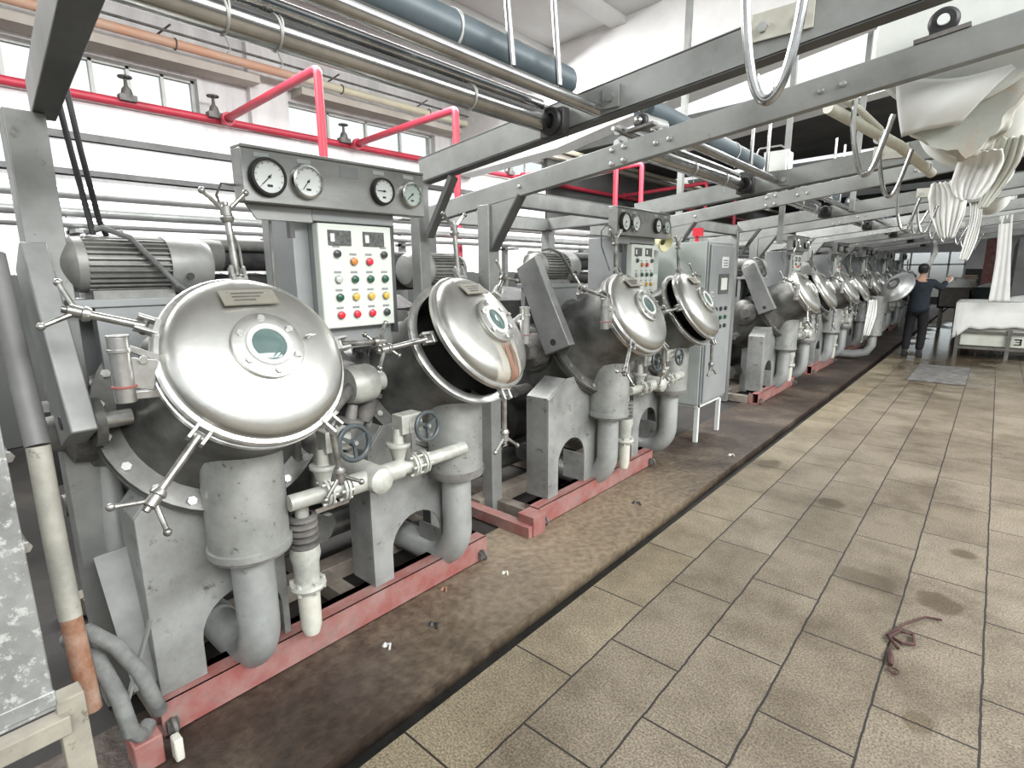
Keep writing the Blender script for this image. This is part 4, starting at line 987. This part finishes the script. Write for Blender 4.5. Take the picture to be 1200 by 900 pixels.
wavy_strip([(-.03,3.4,2.22),(-.04,3.45,2.12),(-.07,3.5,2.02),(-.10,3.5,1.93)],[.08,.09,.07,.03],'twisted cloth rope end right of the fan-shaped tail',4,.006,'clothgy',seed=2)
wavy_strip([(-.50,6.5,2.42),(-.44,6.5,2.3),(-.42,6.5,2.12),(-.40,6.5,1.93)],[.14,.28,.24,.10],'bunched creamy cloth over the third frame, behind the fan-shaped tail',6,.012,seed=3)
wavy_strip([(-.30,8.3,2.5),(-.28,8.3,2.2),(-.30,8.3,1.95),(-.33,8.3,1.75)],[.12,.10,.11,.07],'narrow pale cloth strip hanging left of the long white one',5,.012,seed=4)
wavy_strip([(-.03,12.9,3.2),(-.03,12.9,2.9),(-.03,12.95,2.5),(.02,13.0,1.8),(.06,13.1,1.07)],[.30,.20,.17,.20,.30],'long white cloth hanging down to the draped cart',3,.006,seed=5,n=34)
wavy_strip([(-1.25,16.5,2.35),(-1.2,16.5,2.0),(-1.45,16.4,1.4)],[.05,.10,.12],'slanting white cloth strip behind the worker\'s raised arm',3,.006,seed=6)
wavy_strip([(-1.72,12.2,1.10),(-1.70,12.1,.80),(-1.72,12.0,.45)],[.14,.16,.10],'white cloth hanging out of the open kier',4,.01,seed=7)
for i, (x, y, z) in enumerate(((-.95,9.6,2.15),(-.80,10.2,2.1),(-.75,11.5,2.1),(-.60,12.2,2.08),(-.55,13,2.05),(-.42,13.8,2.02))):
    hook([(x-.05,y,z+.32),(x-.05,y,z+.1),(x,y,z-.02),(x+.04,y,z+.1),(x+.12,y,z+.30)], .014, ['chrome V guide over the first machine past the cabinet','chrome V guide just ahead of the worker, left of its pair','chrome V guide just ahead of the worker, right of its pair','chrome V guide left of the narrow cloth strip, far off','chrome V guide behind the narrow cloth strip','chrome V guide farthest back, beside the long white cloth'][i])

# ------------------------------------------------------------------ pipework along the wall
def pipe_run(name, pts, r, matn, label, cat='pipe', valves=()):
    q = MB().m(matn); q.tube(pts, r, 18); o = obj(name, q); 
    o = tag(o, label, cat); return o
def bend(a, b, c, rad, n=6):
    a, b, c = V(a), V(b), V(c); u = (a-b).normalized(); w = (c-b).normalized(); out = []
    for k in range(n+1):
        t = k/n; p0 = b+u*rad; p1 = b+w*rad
        out.append((1-t)**2*p0 + 2*t*(1-t)*b + t*t*p1)
    return out
pipe_run('wall_pipe', [(-7.30,-4,3.46),(-7.30,22,3.46)], .045, 'red', 'long red pipe running along the wall under the high windows')
def red_drop(y, label):
    a, b_, c = V((-7.30,y,3.46)), V((-5.1,y,3.55)), V((-5.1,y,-.108))
    q = MB().m('red'); q.tube([a]+bend(a,b_,c,.06)+[c], .042, 18); q.lathe((-7.16,y,3.46),(1,0,0),[(0,.05),(0,.075),(.05,.075),(.05,.05)],18)
    tag(obj('red_branch_pipe', q), label, 'pipe', 'red branch pipes dropping behind the machines')
red_drop(3.08, 'red branch pipe dropping behind the left half of the nearest gauge box')
red_drop(4.86, 'red branch pipe dropping just right of the nearest gauge box')
red_drop(8.55, 'red branch pipe seen below the riveted beam, left of the square post')
red_drop(9.45, 'red branch pipe seen below the riveted beam, right of the square post')
red_drop(12.4, 'red branch pipe left of the slim grey post above the cabinet')
red_drop(14.2, 'red branch pipe right of the slim grey post above the cabinet')
for i, (y, lb) in enumerate(((2.10,'small valve on the red wall pipe in front of the left window'),(2.98,'small valve on the red wall pipe at the first red branch'),(4.72,'small valve on the red wall pipe at the second red branch'),(7.5,'small valve on the red wall pipe above the riveted beam\'s left end'),(8.3,'small valve on the red wall pipe beside the white wall patch'))):
    t = thing('pipe_valve', lb, 'valve', (-7.25,y,3.50), 'small valves along the red wall pipe')
    q = MB().m('castdk'); q.lathe((-7.25,y,3.50),(0,0,1),[(0,.05),(.03,.06),(.09,.045),(.12,.02),(.2,.014),(.2,0)],14); q.box((-7.25,y,3.50),(.10,.16,.06)); obj('valve_body', q, t)
    q = MB().m('castdk'); q.torus((-7.25,y,3.71),(0,0,1),.06,.009,20,6); q.bar((-7.25,y-.06,3.71),(-7.25,y+.06,3.71),.012,.010); q.bar((-7.31,y,3.71),(-7.19,y,3.71),.012,.010); obj('handwheel', q, t)
pipe_run('ceiling_pipe', [(-7.1,-4,4.13),(-7.1,4.0,4.12)], .05, 'orange', 'faded orange pipe high along the wall above the windows')
pipe_run('ceiling_pipe', [(-7.1,4.0,4.12),(-7.1,20,4.08)], .05, 'ivory', 'ivory pipe continuing the orange one above the far windows')
pipe_run('conduit', [(-7.05,-4,4.22),(-7.05,9.9,4.21)], .014, 'castdk', 'thin dark conduit running above the orange and ivory pipes', 'conduit')
for y, lb in ((2.5,'left'),(4.55,'middle'),(6.1,'right')):
    q = MB().m('castdk'); q.bar((-7.3,y-.1,4.42),(-7.3,y-.1,4.16),.02,.02); q.bar((-7.3,y-.1,4.16),(-7.08,y+.05,4.30),.015,.015); q.bar((-7.08,y+.08,4.52),(-7.08,y+.08,4.05),.014,.014); q.torus((-7.1,y+.08,4.12),(0,1,0),.056,.008,20,6)
    tag(obj('pipe_hanger', q), lb+' one of the three dark hangers on the high wall pipe', 'pipe hanger', 'dark pipe hangers on the high wall pipe')
pipe_run('lagged_pipe', [(-5.0,-4,2.12),(-5.0,22,2.12)], .062, 'silver', 'thicker silver pipe running along behind the machines')
pipe_run('lagged_pipe', [(-4.85,-4,2.005),(-4.85,22,2.005)], .032, 'silver', 'thinner silver pipe just below the thicker one')
pipe_run('lagged_pipe', [(-6.0,-4,2.34),(-6.0,22,2.34)], .075, 'silver', 'silver pipe nearest the wall, highest of the three')
for i, y in enumerate((1.0,2.4,3.9,5.6,7.4,9.4)):
    q = MB().m('frame'); q.bx(-5.03,-4.97,y-.03,y+.03,-.1,2.06); q.bx(-5.08,-4.78,y-.03,y+.03,1.94,1.965)
    tag(obj('pipe_stand', q), ['left of the nearest motor','right behind the nearest gauge box','behind the first red branch pipe','behind the second machine\'s motor','behind the second gauge box','behind the switch cabinet'][i].join(['slim grey pipe stand ','']), 'pipe stand', 'pipe stands behind the machines')
q = MB().m('rubber'); q.tube([(-2.62,.56,2.45),(-2.6,.58,2.1),(-2.58,.6,1.85),(-2.6,.62,1.8)],.010,8)
tag(obj('power_cable', q), 'right-hand one of two black cables dropping to the nearest motor', 'cable', 'black cables above the nearest motor')
q = MB().m('rubber'); q.tube([(-2.60,.52,2.45),(-2.6,.55,2.1),(-2.56,.57,1.8)],.010,8)
tag(obj('power_cable', q), 'left-hand one of two black cables dropping to the nearest motor', 'cable', 'black cables above the nearest motor')

# process vessels behind the machines, shells darkened as a backdrop of shade
for i, (y, lb) in enumerate(((1.6,'dark storage tank behind the nearest machine'),(2.9,'dark storage tank seen between the first two machines'),(4.9,'dark storage tank behind the second machine'),(7.2,'dark storage tank behind the switch cabinet'))):
    t = thing('storage_tank', lb, 'tank', (-4.5,y,-.1), 'dark tanks behind the machines')
    q = MB().m('insul'); q.lathe((-4.5,y,-.1),(0,0,1),[(.12,0),(.12,.5),(.2,.58),(1.45,.58),(1.55,.45),(1.6,.0)],36); obj('tank_shell', q, t)
    q = MB().m('castdk'); 
    for a in (.5,2.1,3.7,5.2): q.bx(-4.5+.4*math.cos(a)-.03,-4.5+.4*math.cos(a)+.03,y+.4*math.sin(a)-.03,y+.4*math.sin(a)+.03,-.1,.1)
    obj('tank_foot', q, t)

# ------------------------------------------------------------------ neighbour machine at the far left edge
t = thing('side_panel', 'scuffed pale steel panel at the bottom left corner, next to the cream pipe', 'machine panel', (-1.9,.1,-.1))
q = MB().m('scuffed'); q.bx(-1.94,-1.90,-.9,.162,.42,1.30); q.bar((-1.90,-.9,.46),(-1.90,.165,.46),.012,.05)
obj('panel_sheet', q, t, bevel=.004)
q = MB().m('duncream'); q.bx(-1.99,-1.93,-.9,.19,.30,.36); q.bx(-2.03,-1.96,.165,.235,-.10,.40)
obj('panel_frame', q, t, bevel=.004)
for z in (1.18,.92):
    q = MB().m('dullrod'); q.cyl((-2.06,.165,z),(-1.93,.165,z),.010,.010,10); q.hexn((-1.93,.165,z),(1,0,0),.015,.015); obj('panel_bolt', q, t)
q = MB().m('oldpipe'); q.tube([(-2.24,.268,1.12),(-2.2,.262,.80),(-2.16,.26,.55)],.032,18); q.m('greywall'); q.tube([(-2.46,.27,1.72),(-2.36,.27,1.4),(-2.24,.268,1.12)],.034,18); q.m('rust'); q.tube([(-2.163,.26,.56),(-2.12,.265,.22)],.031,18)
tag(obj('standpipe', q), 'cream vertical pipe with rusty lower end at the left edge', 'pipe')
q = MB().m('pipe'); q.tube([(-2.6,.50,1.2),(-2.58,.50,.8),(-2.55,.49,.5)],.045,16); tag(obj('standpipe', q), 'grey pipe standing behind the tilted grey post, left', 'pipe')
q = MB().m('hose'); q.tube([(-2.26,.25,.42),(-2.20,.30,.46),(-2.13,.36,.40),(-2.10,.41,.28),(-2.12,.44,.14),(-2.16,.46,.06)],.026,12)
tag(obj('cloth_hose', q), 'limp grey hose bent over highest, against the red rail\'s near end', 'hose', 'limp hoses by the red rail')
q = MB().m('hose'); q.tube([(-2.26,.26,.40),(-2.16,.31,.36),(-2.08,.335,.24),(-2.07,.35,.10),(-2.12,.39,.02),(-2.16,.42,.03)],.026,12)
tag(obj('cloth_hose', q), 'limp grey hose looping lowest, beside the rusty pipe end', 'hose', 'limp hoses by the red rail')
q = MB().m('guard'); q.bar((-2.42,.44,.62),(-2.28,.47,.10),.012,.11,(0,1,.2)); q.bar((-2.10,.36,.20),(-2.14,.47,.44),.012,.012)
tag(obj('cable_tray', q), 'bent grey metal strip leaning beside the nearest support plate', 'metal strip')
q = MB().m('railred'); q.bx(-2.20,-2.08,.35,.44,-.10,.02); q.m('cream'); q.box((-2.06,.475,-.05),(.05,.03,.09)); tag(obj('brick_stub', q, bevel=.006), 'pink painted stub under the grey hoses, by the mud', 'block')
q = MB().m('railred'); q.bx(-3.6,-2.15,2.62,2.70,-.10,-.02); q.bx(-2.28,-2.14,2.66,2.79,-.10,.04)
tag(obj('floor_channel', q, bevel=.003), 'rusty red steel channel crossing the floor between the first two machines', 'steel channel')
q = MB().m('dark'); q.tube([(-4.0,2.3,.5),(-2.9,2.35,.28),(-2.6,2.5,.16)],.055,12); q.tube([(-4,2.5,.9),(-3.0,2.9,.7),(-2.7,3.0,.35)],.05,12); q.m('body'); q.tube([(-2.95,2.55,.12),(-2.95,3.6,.12)],.075,18)
tag(obj('low_pipes', q), 'dark low pipes in the gap between the first two machines', 'pipe')

# ------------------------------------------------------------------ switch cabinet
t = thing('switch_cabinet', 'tall grey switch cabinet with white notice after the second machine', 'cabinet', (-2.5,5.7,-.1))
q = MB().m('cab'); q.bx(-2.72,-2.14,5.36,6.02,.30,1.93); q.m('cab2'); q.bx(-2.72,-2.16,5.352,5.36,.30,1.93); obj('cabinet_body', q, t, bevel=.006)
q = MB().m('cab'); q.bx(-2.14,-2.12,5.38,6.00,.33,1.90); d_ = obj('cabinet_door', q, t, bevel=.004)
q = MB().m('dial'); q.bx(-2.12,-2.117,5.66,5.84,1.68,1.79); q.m('ink')
for k in range(3): q.bx(-2.117,-2.116,5.69,5.81,1.70+.025*k,1.708+.025*k)
obj('notice', q, d_)
q = MB().m('display'); q.bx(-2.12,-2.112,5.60,5.86,1.42,1.62); q.m('panel'); q.bx(-2.112,-2.110,5.65,5.81,1.46,1.58); obj('display_screen', q, d_)
for r_ in range(3):
    for c_ in range(3):
        q = MB().m(('btn_k','btn_g','btn_k')[r_]); y_ = 5.56+.13*c_; z_ = 1.27-.09*r_; q.cyl((-2.12,y_,z_),(-2.10,y_,z_),.022,.020,14); obj('push_button', q, d_)
q = MB().m('white'); 
for (x_, y_) in ((-2.68,5.40),(-2.18,5.40),(-2.18,5.98),(-2.68,5.98)): q.bx(x_-.02,x_+.02,y_-.02,y_+.02,-.10,.30)
q.bar((-2.18,5.36,.285),(-2.18,6.02,.285),.03,.03); q.bar((-2.70,5.40,.285),(-2.16,5.40,.285),.04,.03); q.bar((-2.70,5.98,.285),(-2.16,5.98,.285),.04,.03); q.bar((-2.68,5.38,.285),(-2.68,6.0,.285),.04,.03); q.bar((-2.18,5.38,.285),(-2.18,6.0,.285),.04,.03); obj('cabinet_stand', q, t)
q = MB().m('btn_r'); q.cyl((-2.40,5.352,.93),(-2.40,5.30,.93),.05,.05,18); q.m('ink'); q.bar((-2.4,5.29,.93),(-2.36,5.28,1.0),.015,.015); q.m('btn_r'); q.bx(-2.48,-2.32,5.34,5.352,.86,1.0); obj('rotary_switch', q, t)
t = thing('switch_box', 'pale beige box with round corner left of the switch cabinet', 'switch box', (-2.7,5.1,1.2))
q = MB().m('cab2'); q.bx(-2.9,-2.62,5.05,5.28,1.1,1.86); obj('box_body', q, t, bevel=.01); q = MB().m('white'); q.bx(-2.62,-2.61,5.08,5.24,1.40,1.62); obj('box_label', q, t)
t = thing('alarm_horn', 'pale yellow alarm horn with red block above the switch cabinet', 'horn', (-2.62,5.3,1.93))
q = MB().m('lampy'); q.lathe((-2.62,5.2,1.96),(.75,-.3,-.25),[(0,0),(0,.04),(.05,.05),(.14,.085),(.15,.08),(.1,.03)],20); obj('horn_bell', q, t)
q = MB().m('btn_r'); q.bx(-2.36,-2.28,5.46,5.54,1.99,2.07); q.bx(-2.34,-2.31,5.48,5.51,1.93,1.99); obj('signal_block', q, t)

# white flow box on the third frame
q = MB().m('white'); q.bx(-1.53,-1.36,4.82,5.0,2.42,2.57); q.m('rim'); q.tube([(-1.60,4.8,2.50),(-1.56,4.79,2.595),(-1.40,4.79,2.60),(-1.34,4.79,2.56),(-1.335,4.79,2.36)],.007,8)
tag(obj('junction_box', q, bevel=.02), 'rounded white box on the rear beam of the riveted frame', 'box')

# ------------------------------------------------------------------ carts, bins, mat and other things on the paving
t = thing('cloth_cart', 'low wheeled cart draped with white cloth at the right edge', 'cart', (.3,13.8,0))
q = MB().m('cartf')
for x in (-.45,.28,1.2):
    for y in (13.4,14.6): q.bx(x-.03,x+.03,y-.03,y+.03,.0,.56)
for y in (13.4,14.6): q.bar((-.48,y,.20),(1.25,y,.20),.05,.045); q.bar((-.45,y,.50),(1.25,y,.50),.04,.035)
obj('cart_frame', q, t)
q = MB().m('cartw'); q.bx(-.42,1.2,13.45,14.6,.23,.92); obj('cart_tub', q, t, bevel=.02)
q = MB().m('ink'); q.bx(.24,.32,13.443,13.45,.385,.40); q.bx(.27,.285,13.443,13.45,.30,.395); q.bx(.36,.46,13.443,13.45,.375,.40); q.bx(.38,.46,13.443,13.45,.335,.35); q.bx(.435,.46,13.443,13.45,.29,.40); q.bx(.36,.46,13.443,13.45,.285,.305)
obj('painted_number', q, t)
rows = []
for i in range(14):
    row = []
    for j in range(40):
        u = j/39; x = -.53 + u*1.8
        if i < 4: y, z = 13.36+.4*(3-i), 1.04+.012*math.sin(u*9+i)
        else:
            k = (i-4)/9; y = 13.36 - .01*math.sin(u*20+k*3)*k; ln = .46 + .02*math.sin(u*9)+.22*max(0, .12-u)/.12 + .012*math.sin(u*37)-.06*max(0,u-.45)
            z = 1.04 - k*ln
        if u < .03 and i >= 4: y += .02
        row.append((x,y,z))
    rows.append(row)
q = MB().m('cloth'); q.grid(rows)
rows = [[(-.53,13.36+v*.5,1.04-k*(.5+.2*(1-v))) for k in (0,.25,.5,.75,1)] for v in (0,.5,1,1.5,2)]
q.grid(rows); q.bx(-.53,1.27,13.4,14.6,1.02,1.04)
cl = obj('draped_sheet', q, solid=.006, sharp=60, fix=False); tag(cl, 'white sheet draped over the low cart at the right edge', 'cloth')
for i, (x0, x1, y, mt, lb) in enumerate(((-1.18,-.50,19,'woodbrn','brown cloth bin on castors piled with white cloth, left of the green one'),(-.48,.18,19.6,'green','dark green cloth bin behind the long white cloth'))):
    t = thing('cloth_bin', lb, 'bin', ((x0+x1)/2,y+.4,0), 'cloth bins at the far end')
    q = MB().m(mt); q.bx(x0,x1,y,y+.9,.62,.66)
    for a in ((x0,x1,y,y+.03),(x0,x1,y+.87,y+.9),(x0,x0+.03,y,y+.9),(x1-.03,x1,y,y+.9)): q.bx(*a,.62,1.14)
    q.bx(x0-.02,x1+.02,y-.02,y+.02,1.12,1.17); obj('bin_body', q, t)
    q = MB().m('cartf')
    for x in (x0+.08,x1-.08):
        for yy in (y+.1,y+.8): q.bx(x-.03,x+.03,yy-.03,yy+.03,.1,.62); q.cyl((x-.02,yy,.07),(x+.02,yy,.07),.07,.07,14)
    obj('castor_legs', q, t)
def heap(x, y, z, rx, ry, h, matn, label, seed):
    random.seed(seed); q = MB().m(matn); rows = []
    for i in range(9):
        v = i/8; row = []
        for j in range(25):
            a = 2*PI*j/24; r_ = math.cos(v*PI/2); n_ = 1+.10*math.sin(a*3+seed)+.06*math.sin(a*7+v*9)
            row.append((x+rx*r_*n_*math.cos(a), y+ry*r_*n_*math.sin(a), z+h*math.sin(v*PI/2)*(1+.12*math.sin(a*2+seed))))
        rows.append(row)
    q.grid(rows); tag(obj('cloth_heap', q, sharp=180), label, 'cloth', 'heaps of white cloth')
heap(-.86,19.45,1.08,.33,.4,.32,'cloth','white cloth heap in the brown bin',1)
q = MB().m('peach'); random.seed(3)
for k in range(9):
    q.m('peach' if k % 3 else 'cloth'); j = random.uniform(-.02,.02); q.bx(-.80+j,-.45+j,20.6,21.1,.95+.06*k,1.0+.06*k)
q.m('woodbrn'); q.bx(-.85,-.4,20.55,21.15,0,.95)
tag(obj('folded_cloth_stack', q, bevel=.01), 'stack of peach and white folded cloth behind the brown bin', 'cloth')
heap(-.15,20.05,1.1,.28,.36,.16,'cloth','flat white cloth heap in the dark green bin',4)
heap(.62,14.2,1.045,.45,.35,.14,'cloth','white cloth heap lying on the draped cart',5)
t_ = MB().m('greywall'); t_.bx(.24,1.4,16.5,22,.0,2.3); t_.bx(.22,.24,16.5,22,1.4,1.45)
tag(obj('grey_machine', t_, bevel=.02), 'dark grey machine casing at the right edge behind the long white cloth', 'machine')
q = MB().m('castdk'); q.bx(-.86,-.17,10.1,11.9,.002,.022); tag(obj('floor_plate', q, bevel=.004), 'flat dark steel plate lying on the wet paving', 'plate')
q = MB().m('rag'); 
q.tube([(-.18,2.80,.012),(-.13,2.95,.012),(-.06,3.08,.012),(.0,3.10,.012)],.006,8); q.tube([(-.17,2.80,.012),(-.12,2.76,.022),(-.08,2.80,.014),(-.09,2.88,.014),(-.14,2.86,.02),(-.17,2.78,.02),(-.13,2.72,.014)],.008,8)
q.tube([(-.155,2.70,.012),(-.145,2.62,.014),(-.14,2.58,.012)],[.006,.015,.009],8); q.torus((-.125,2.55,.010),(0,0,1),.018,.004,16,6)
tag(obj('twisted_rag', q), 'small twisted dark brown rag lying across a paving joint', 'rag')
# floor scraps
def scrap(x, y, z, s_, label, mt='rust'):
    q = MB().m(mt); q.tube([(x,y,z),(x+s_*.5,y+s_*.3,z+.008),(x+s_,y-s_*.2,z)],.006,6); q.lathe((x,y,z-.004),(0,0,1),[(0,0),(0,s_*.35),(s_*.3,s_*.12),(s_*.4,0)],7)
    tag(obj('debris', q), label, 'debris')
scrap(-1.95,1.60,-.094,.05,'small dark scrap on the mud near the drain','dark')
scrap(-2.0,1.35,-.096,.045,'thin pale curl of thread on the mud','cyanw')
scrap(-2.0,2.2,-.096,.04,'pale crumbs on the tan concrete pad','cream')
scrap(-2.15,1.85,-.096,.04,'rusty scrap against the red rail','rust')
scrap(-1.9,3.6,-.096,.06,'dark scrap on the floor before the second machine','dark')
scrap(-1.75,5.2,-.096,.05,'pale scrap on the floor before the switch cabinet','cream')

# far end objects
q = MB().m('railred'); q.bx(-.5,-.1,28,28.3,0,3.0); tag(obj('far_post', q), 'brown-red post right of the far white partition', 'post')

# ------------------------------------------------------------------ the worker
def skin_mesh(name, verts, edges, radii, matn, parent, sub=2, root=0):
    me = bpy.data.meshes.new(name); o0 = ORG[parent.name]
    me.from_pydata([V(v)-o0 for v in verts], edges, []); me.update()
    o = bpy.data.objects.new(name, me); C.objects.link(o); o.parent = parent; me.materials.append(M[matn])
    sk = o.modifiers.new('skin', 'SKIN'); sk.use_smooth_shade = True
    for i, r_ in enumerate(radii):
        rr = r_ if isinstance(r_, tuple) else (r_, r_)
        me.skin_vertices[0].data[i].radius = rr
        me.skin_vertices[0].data[i].use_root = (i == root)
    sb_ = o.modifiers.new('sub', 'SUBSURF'); sb_.levels = sub; sb_.render_levels = sub
    ORG[o.name] = o0
    return o
px_, py_ = -1.09, 13.1
man = thing('person', 'person in navy jacket and black trousers, back turned, one arm raised', 'person', (px_,py_,0))
def W(x, y, z): return (px_+x, py_+y, z)
# body surface (skin) : pelvis root, spine, neck, head, arms to wrists, legs to ankles
bv = [W(0,0,.90), W(0,.01,1.08), W(0,.02,1.28), W(0,.01,1.42), W(0,.02,1.50), W(0,.05,1.56),
      W(-.10,0,.86), W(-.11,.02,.48), W(-.12,-.02,.09), W(-.13,.10,.04),
      W(.10,0,.86), W(.11,.03,.48), W(.10,.0,.09), W(.11,.12,.04),
      W(-.19,.0,1.40), W(-.27,.04,1.15), W(-.22,.24,1.06), W(-.18,.30,1.06),
      W(.19,.0,1.40), W(.30,.16,1.30), W(.36,.38,1.44), W(.38,.43,1.47)]
be = [(0,1),(1,2),(2,3),(3,4),(4,5),(0,6),(6,7),(7,8),(8,9),(0,10),(10,11),(11,12),(12,13),(3,14),(14,15),(15,16),(16,17),(3,18),(18,19),(19,20),(20,21)]
br = [(.07,.06),(.07,.06),(.15,.10),(.12,.085),.055,.052,.08,.055,.04,.035,.08,.055,.04,.035,.06,.045,.032,.028,.06,.045,.032,.028]
skin_mesh('body', bv, be, br, 'skin', man)
h = MB().m('skin'); hc = V(W(0,.045,1.635))
h.lathe(hc-V((0,0,.115)), (0,0,1), [(0,0),(.005,.03),(.03,.052),(.07,.066),(.12,.076),(.165,.074),(.20,.058),(.222,.03),(.23,0)], 24)
h.lathe(hc+V((0,.07,-.02)), (0,1,-.3), [(0,.016),(.022,.012),(.028,0)], 10)
for sg in (-1,1): h.lathe(hc+V((sg*.074,-.005,-.01)), (sg,0,0), [(-.01,.02),(.008,.024),(.014,.012),(.01,0)], 12); h.sph(hc+V((sg*.028,.068,.012)), .010, 8)
h.bar(hc+V((-.02,.068,-.062)), hc+V((.02,.068,-.062)), .012, .008)
obj('head', h, man, sub=1)
h = MB().m('hair'); h.lathe(hc+V((0,-.014,-.045)), (0,-.12,1), [(0,.070),(.04,.083),(.09,.088),(.13,.082),(.165,.055),(.178,0)], 24)
obj('hair', h, man, sub=1)
jv = [W(0,0,.80), W(0,.0,.95), W(0,.01,1.12), W(0,.02,1.28), W(0,.01,1.41), W(0,.015,1.47),
      W(-.185,.0,1.40), W(-.27,.04,1.15), W(-.23,.21,1.075), W(.185,.0,1.40), W(.295,.15,1.305), W(.35,.34,1.415)]
je = [(0,1),(1,2),(2,3),(3,4),(4,5),(4,6),(6,7),(7,8),(4,9),(9,10),(10,11)]
skin_mesh('jacket', jv, je, [(.20,.15),(.19,.14),(.175,.125),(.19,.125),(.15,.105),.065,.075,.062,.05,.075,.062,.05], 'jacket', man)
tv = [W(0,0,.98), W(-.09,0,.82), W(-.11,.02,.48), W(-.12,-.01,.10), W(.09,0,.82), W(.11,.03,.48), W(.10,.0,.10)]
skin_mesh('trousers', tv, [(0,1),(1,2),(2,3),(0,4),(4,5),(5,6)], [(.17,.12),.105,.08,.07,.105,.08,.07], 'trouser', man)
for sx, yy in ((-.125,-.02),(.105,.0)):
    s_ = MB().m('shoe'); s_.prism([(-.09,0),(.17,0),(.18,.03),(.14,.055),(.06,.08),(.02,.14),(-.08,.14)], W(sx+.045,yy,0), (0,1,0), (0,0,1), -.09)
    obj('boot', s_, man, bevel=.015)
for sg, wr, dr in ((-1, V(W(-.18,.30,1.06)), V((.3,1,-.1))), (1, V(W(.38,.43,1.47)), V((.2,.8,.5)))):
    dr = dr.normalized(); sd = dr.cross(V((0,0,1))).normalized(); upv = sd.cross(dr)
    vs = [wr, wr+dr*.05, wr+dr*.09]; es = [(0,1),(1,2)]; rs = [(.028,.020),(.036,.016),(.036,.014)]
    for f in range(4):
        o_ = (f-1.5)*.020; ln = (.068,.078,.074,.058)[f]; b0 = wr+dr*.09+sd*o_; k = len(vs)
        vs += [b0, b0+dr*ln*.5-upv*.008, b0+dr*ln*.85-upv*.03]; es += [(2,k),(k,k+1),(k+1,k+2)]; rs += [.0095,.0088,.008]
    k = len(vs); vs += [wr+dr*.04-sd*sg*.035, wr+dr*.075-sd*sg*.055-upv*.01]; es += [(1,k),(k,k+1)]; rs += [.011,.009]
    skin_mesh('hand', vs, es, rs, 'skin', man, 1)
wavy_strip([(-.70,13.56,1.50),(-.72,13.56,1.44),(-.80,13.54,1.36)],[.10,.12,.10],'small white cloth held up in the worker\'s raised hand',2,.004,seed=8,n=8)

# ------------------------------------------------------------------ light
w = bpy.data.worlds.new('world'); S.world = w; w.use_nodes = True
nt = w.node_tree; bg = nt.nodes['Background']
tc = nt.nodes.new('ShaderNodeTexCoord'); sp = nt.nodes.new('ShaderNodeSeparateXYZ'); nt.links.new(tc.outputs['Generated'], sp.inputs[0])
rp = nt.nodes.new('ShaderNodeValToRGB'); e = rp.color_ramp.elements
e[0].position = .0; e[0].color = (.05,.048,.045,1); e[1].position = 1.; e[1].color = (.95,.98,1.0,1)
k = e.new(.49); k.color = (.12,.115,.11,1); k = e.new(.53); k.color = (.80,.84,.86,1)
mr = nt.nodes.new('ShaderNodeMapRange'); mr.inputs['From Min'].default_value = -1; nt.links.new(sp.outputs['Z'], mr.inputs['Value'])
nt.links.new(mr.outputs[0], rp.inputs['Fac']); nt.links.new(rp.outputs[0], bg.inputs['Color'])
bg.inputs['Strength'].default_value = .82
# area lamps: skylight, and fills added at the right and along the wall
def area(name, loc, size, power, rot, col=(1,1,1)):
    l = bpy.data.lights.new(name, 'AREA'); l.shape = 'RECTANGLE'; l.size, l.size_y = size; l.energy = power; l.color = col
    o = bpy.data.objects.new(name, l); C.objects.link(o); o.location = loc; o.rotation_euler = rot; return o
area('right_fill_lamp', (6.0, 4.0, 5.6), (1.8, 14), 1020, (0, math.radians(58), 0))  # unseen lamp added high on the right to brighten lids, wall and ceiling
area('skylight_lamp', (-3.9, 8.6, 4.5), (5, 1.4), 250, (0,0,0))
area('wall_fill_lamp', (-5.2, 2.5, 4.5), (1.2, 8), 400, (0, math.radians(-20), 0))  # added lamp that only brightens the left wall
sun = bpy.data.lights.new('sun', 'SUN'); sun.energy = .5; sun.angle = math.radians(12); so = bpy.data.objects.new('sun', sun); C.objects.link(so)
so.rotation_euler = (math.radians(20), math.radians(48), 0)

S.view_settings.view_transform = 'Standard'; S.view_settings.look = 'None'; S.view_settings.gamma = 1; S.view_settings.use_curve_mapping = False
S.view_settings.exposure = .75
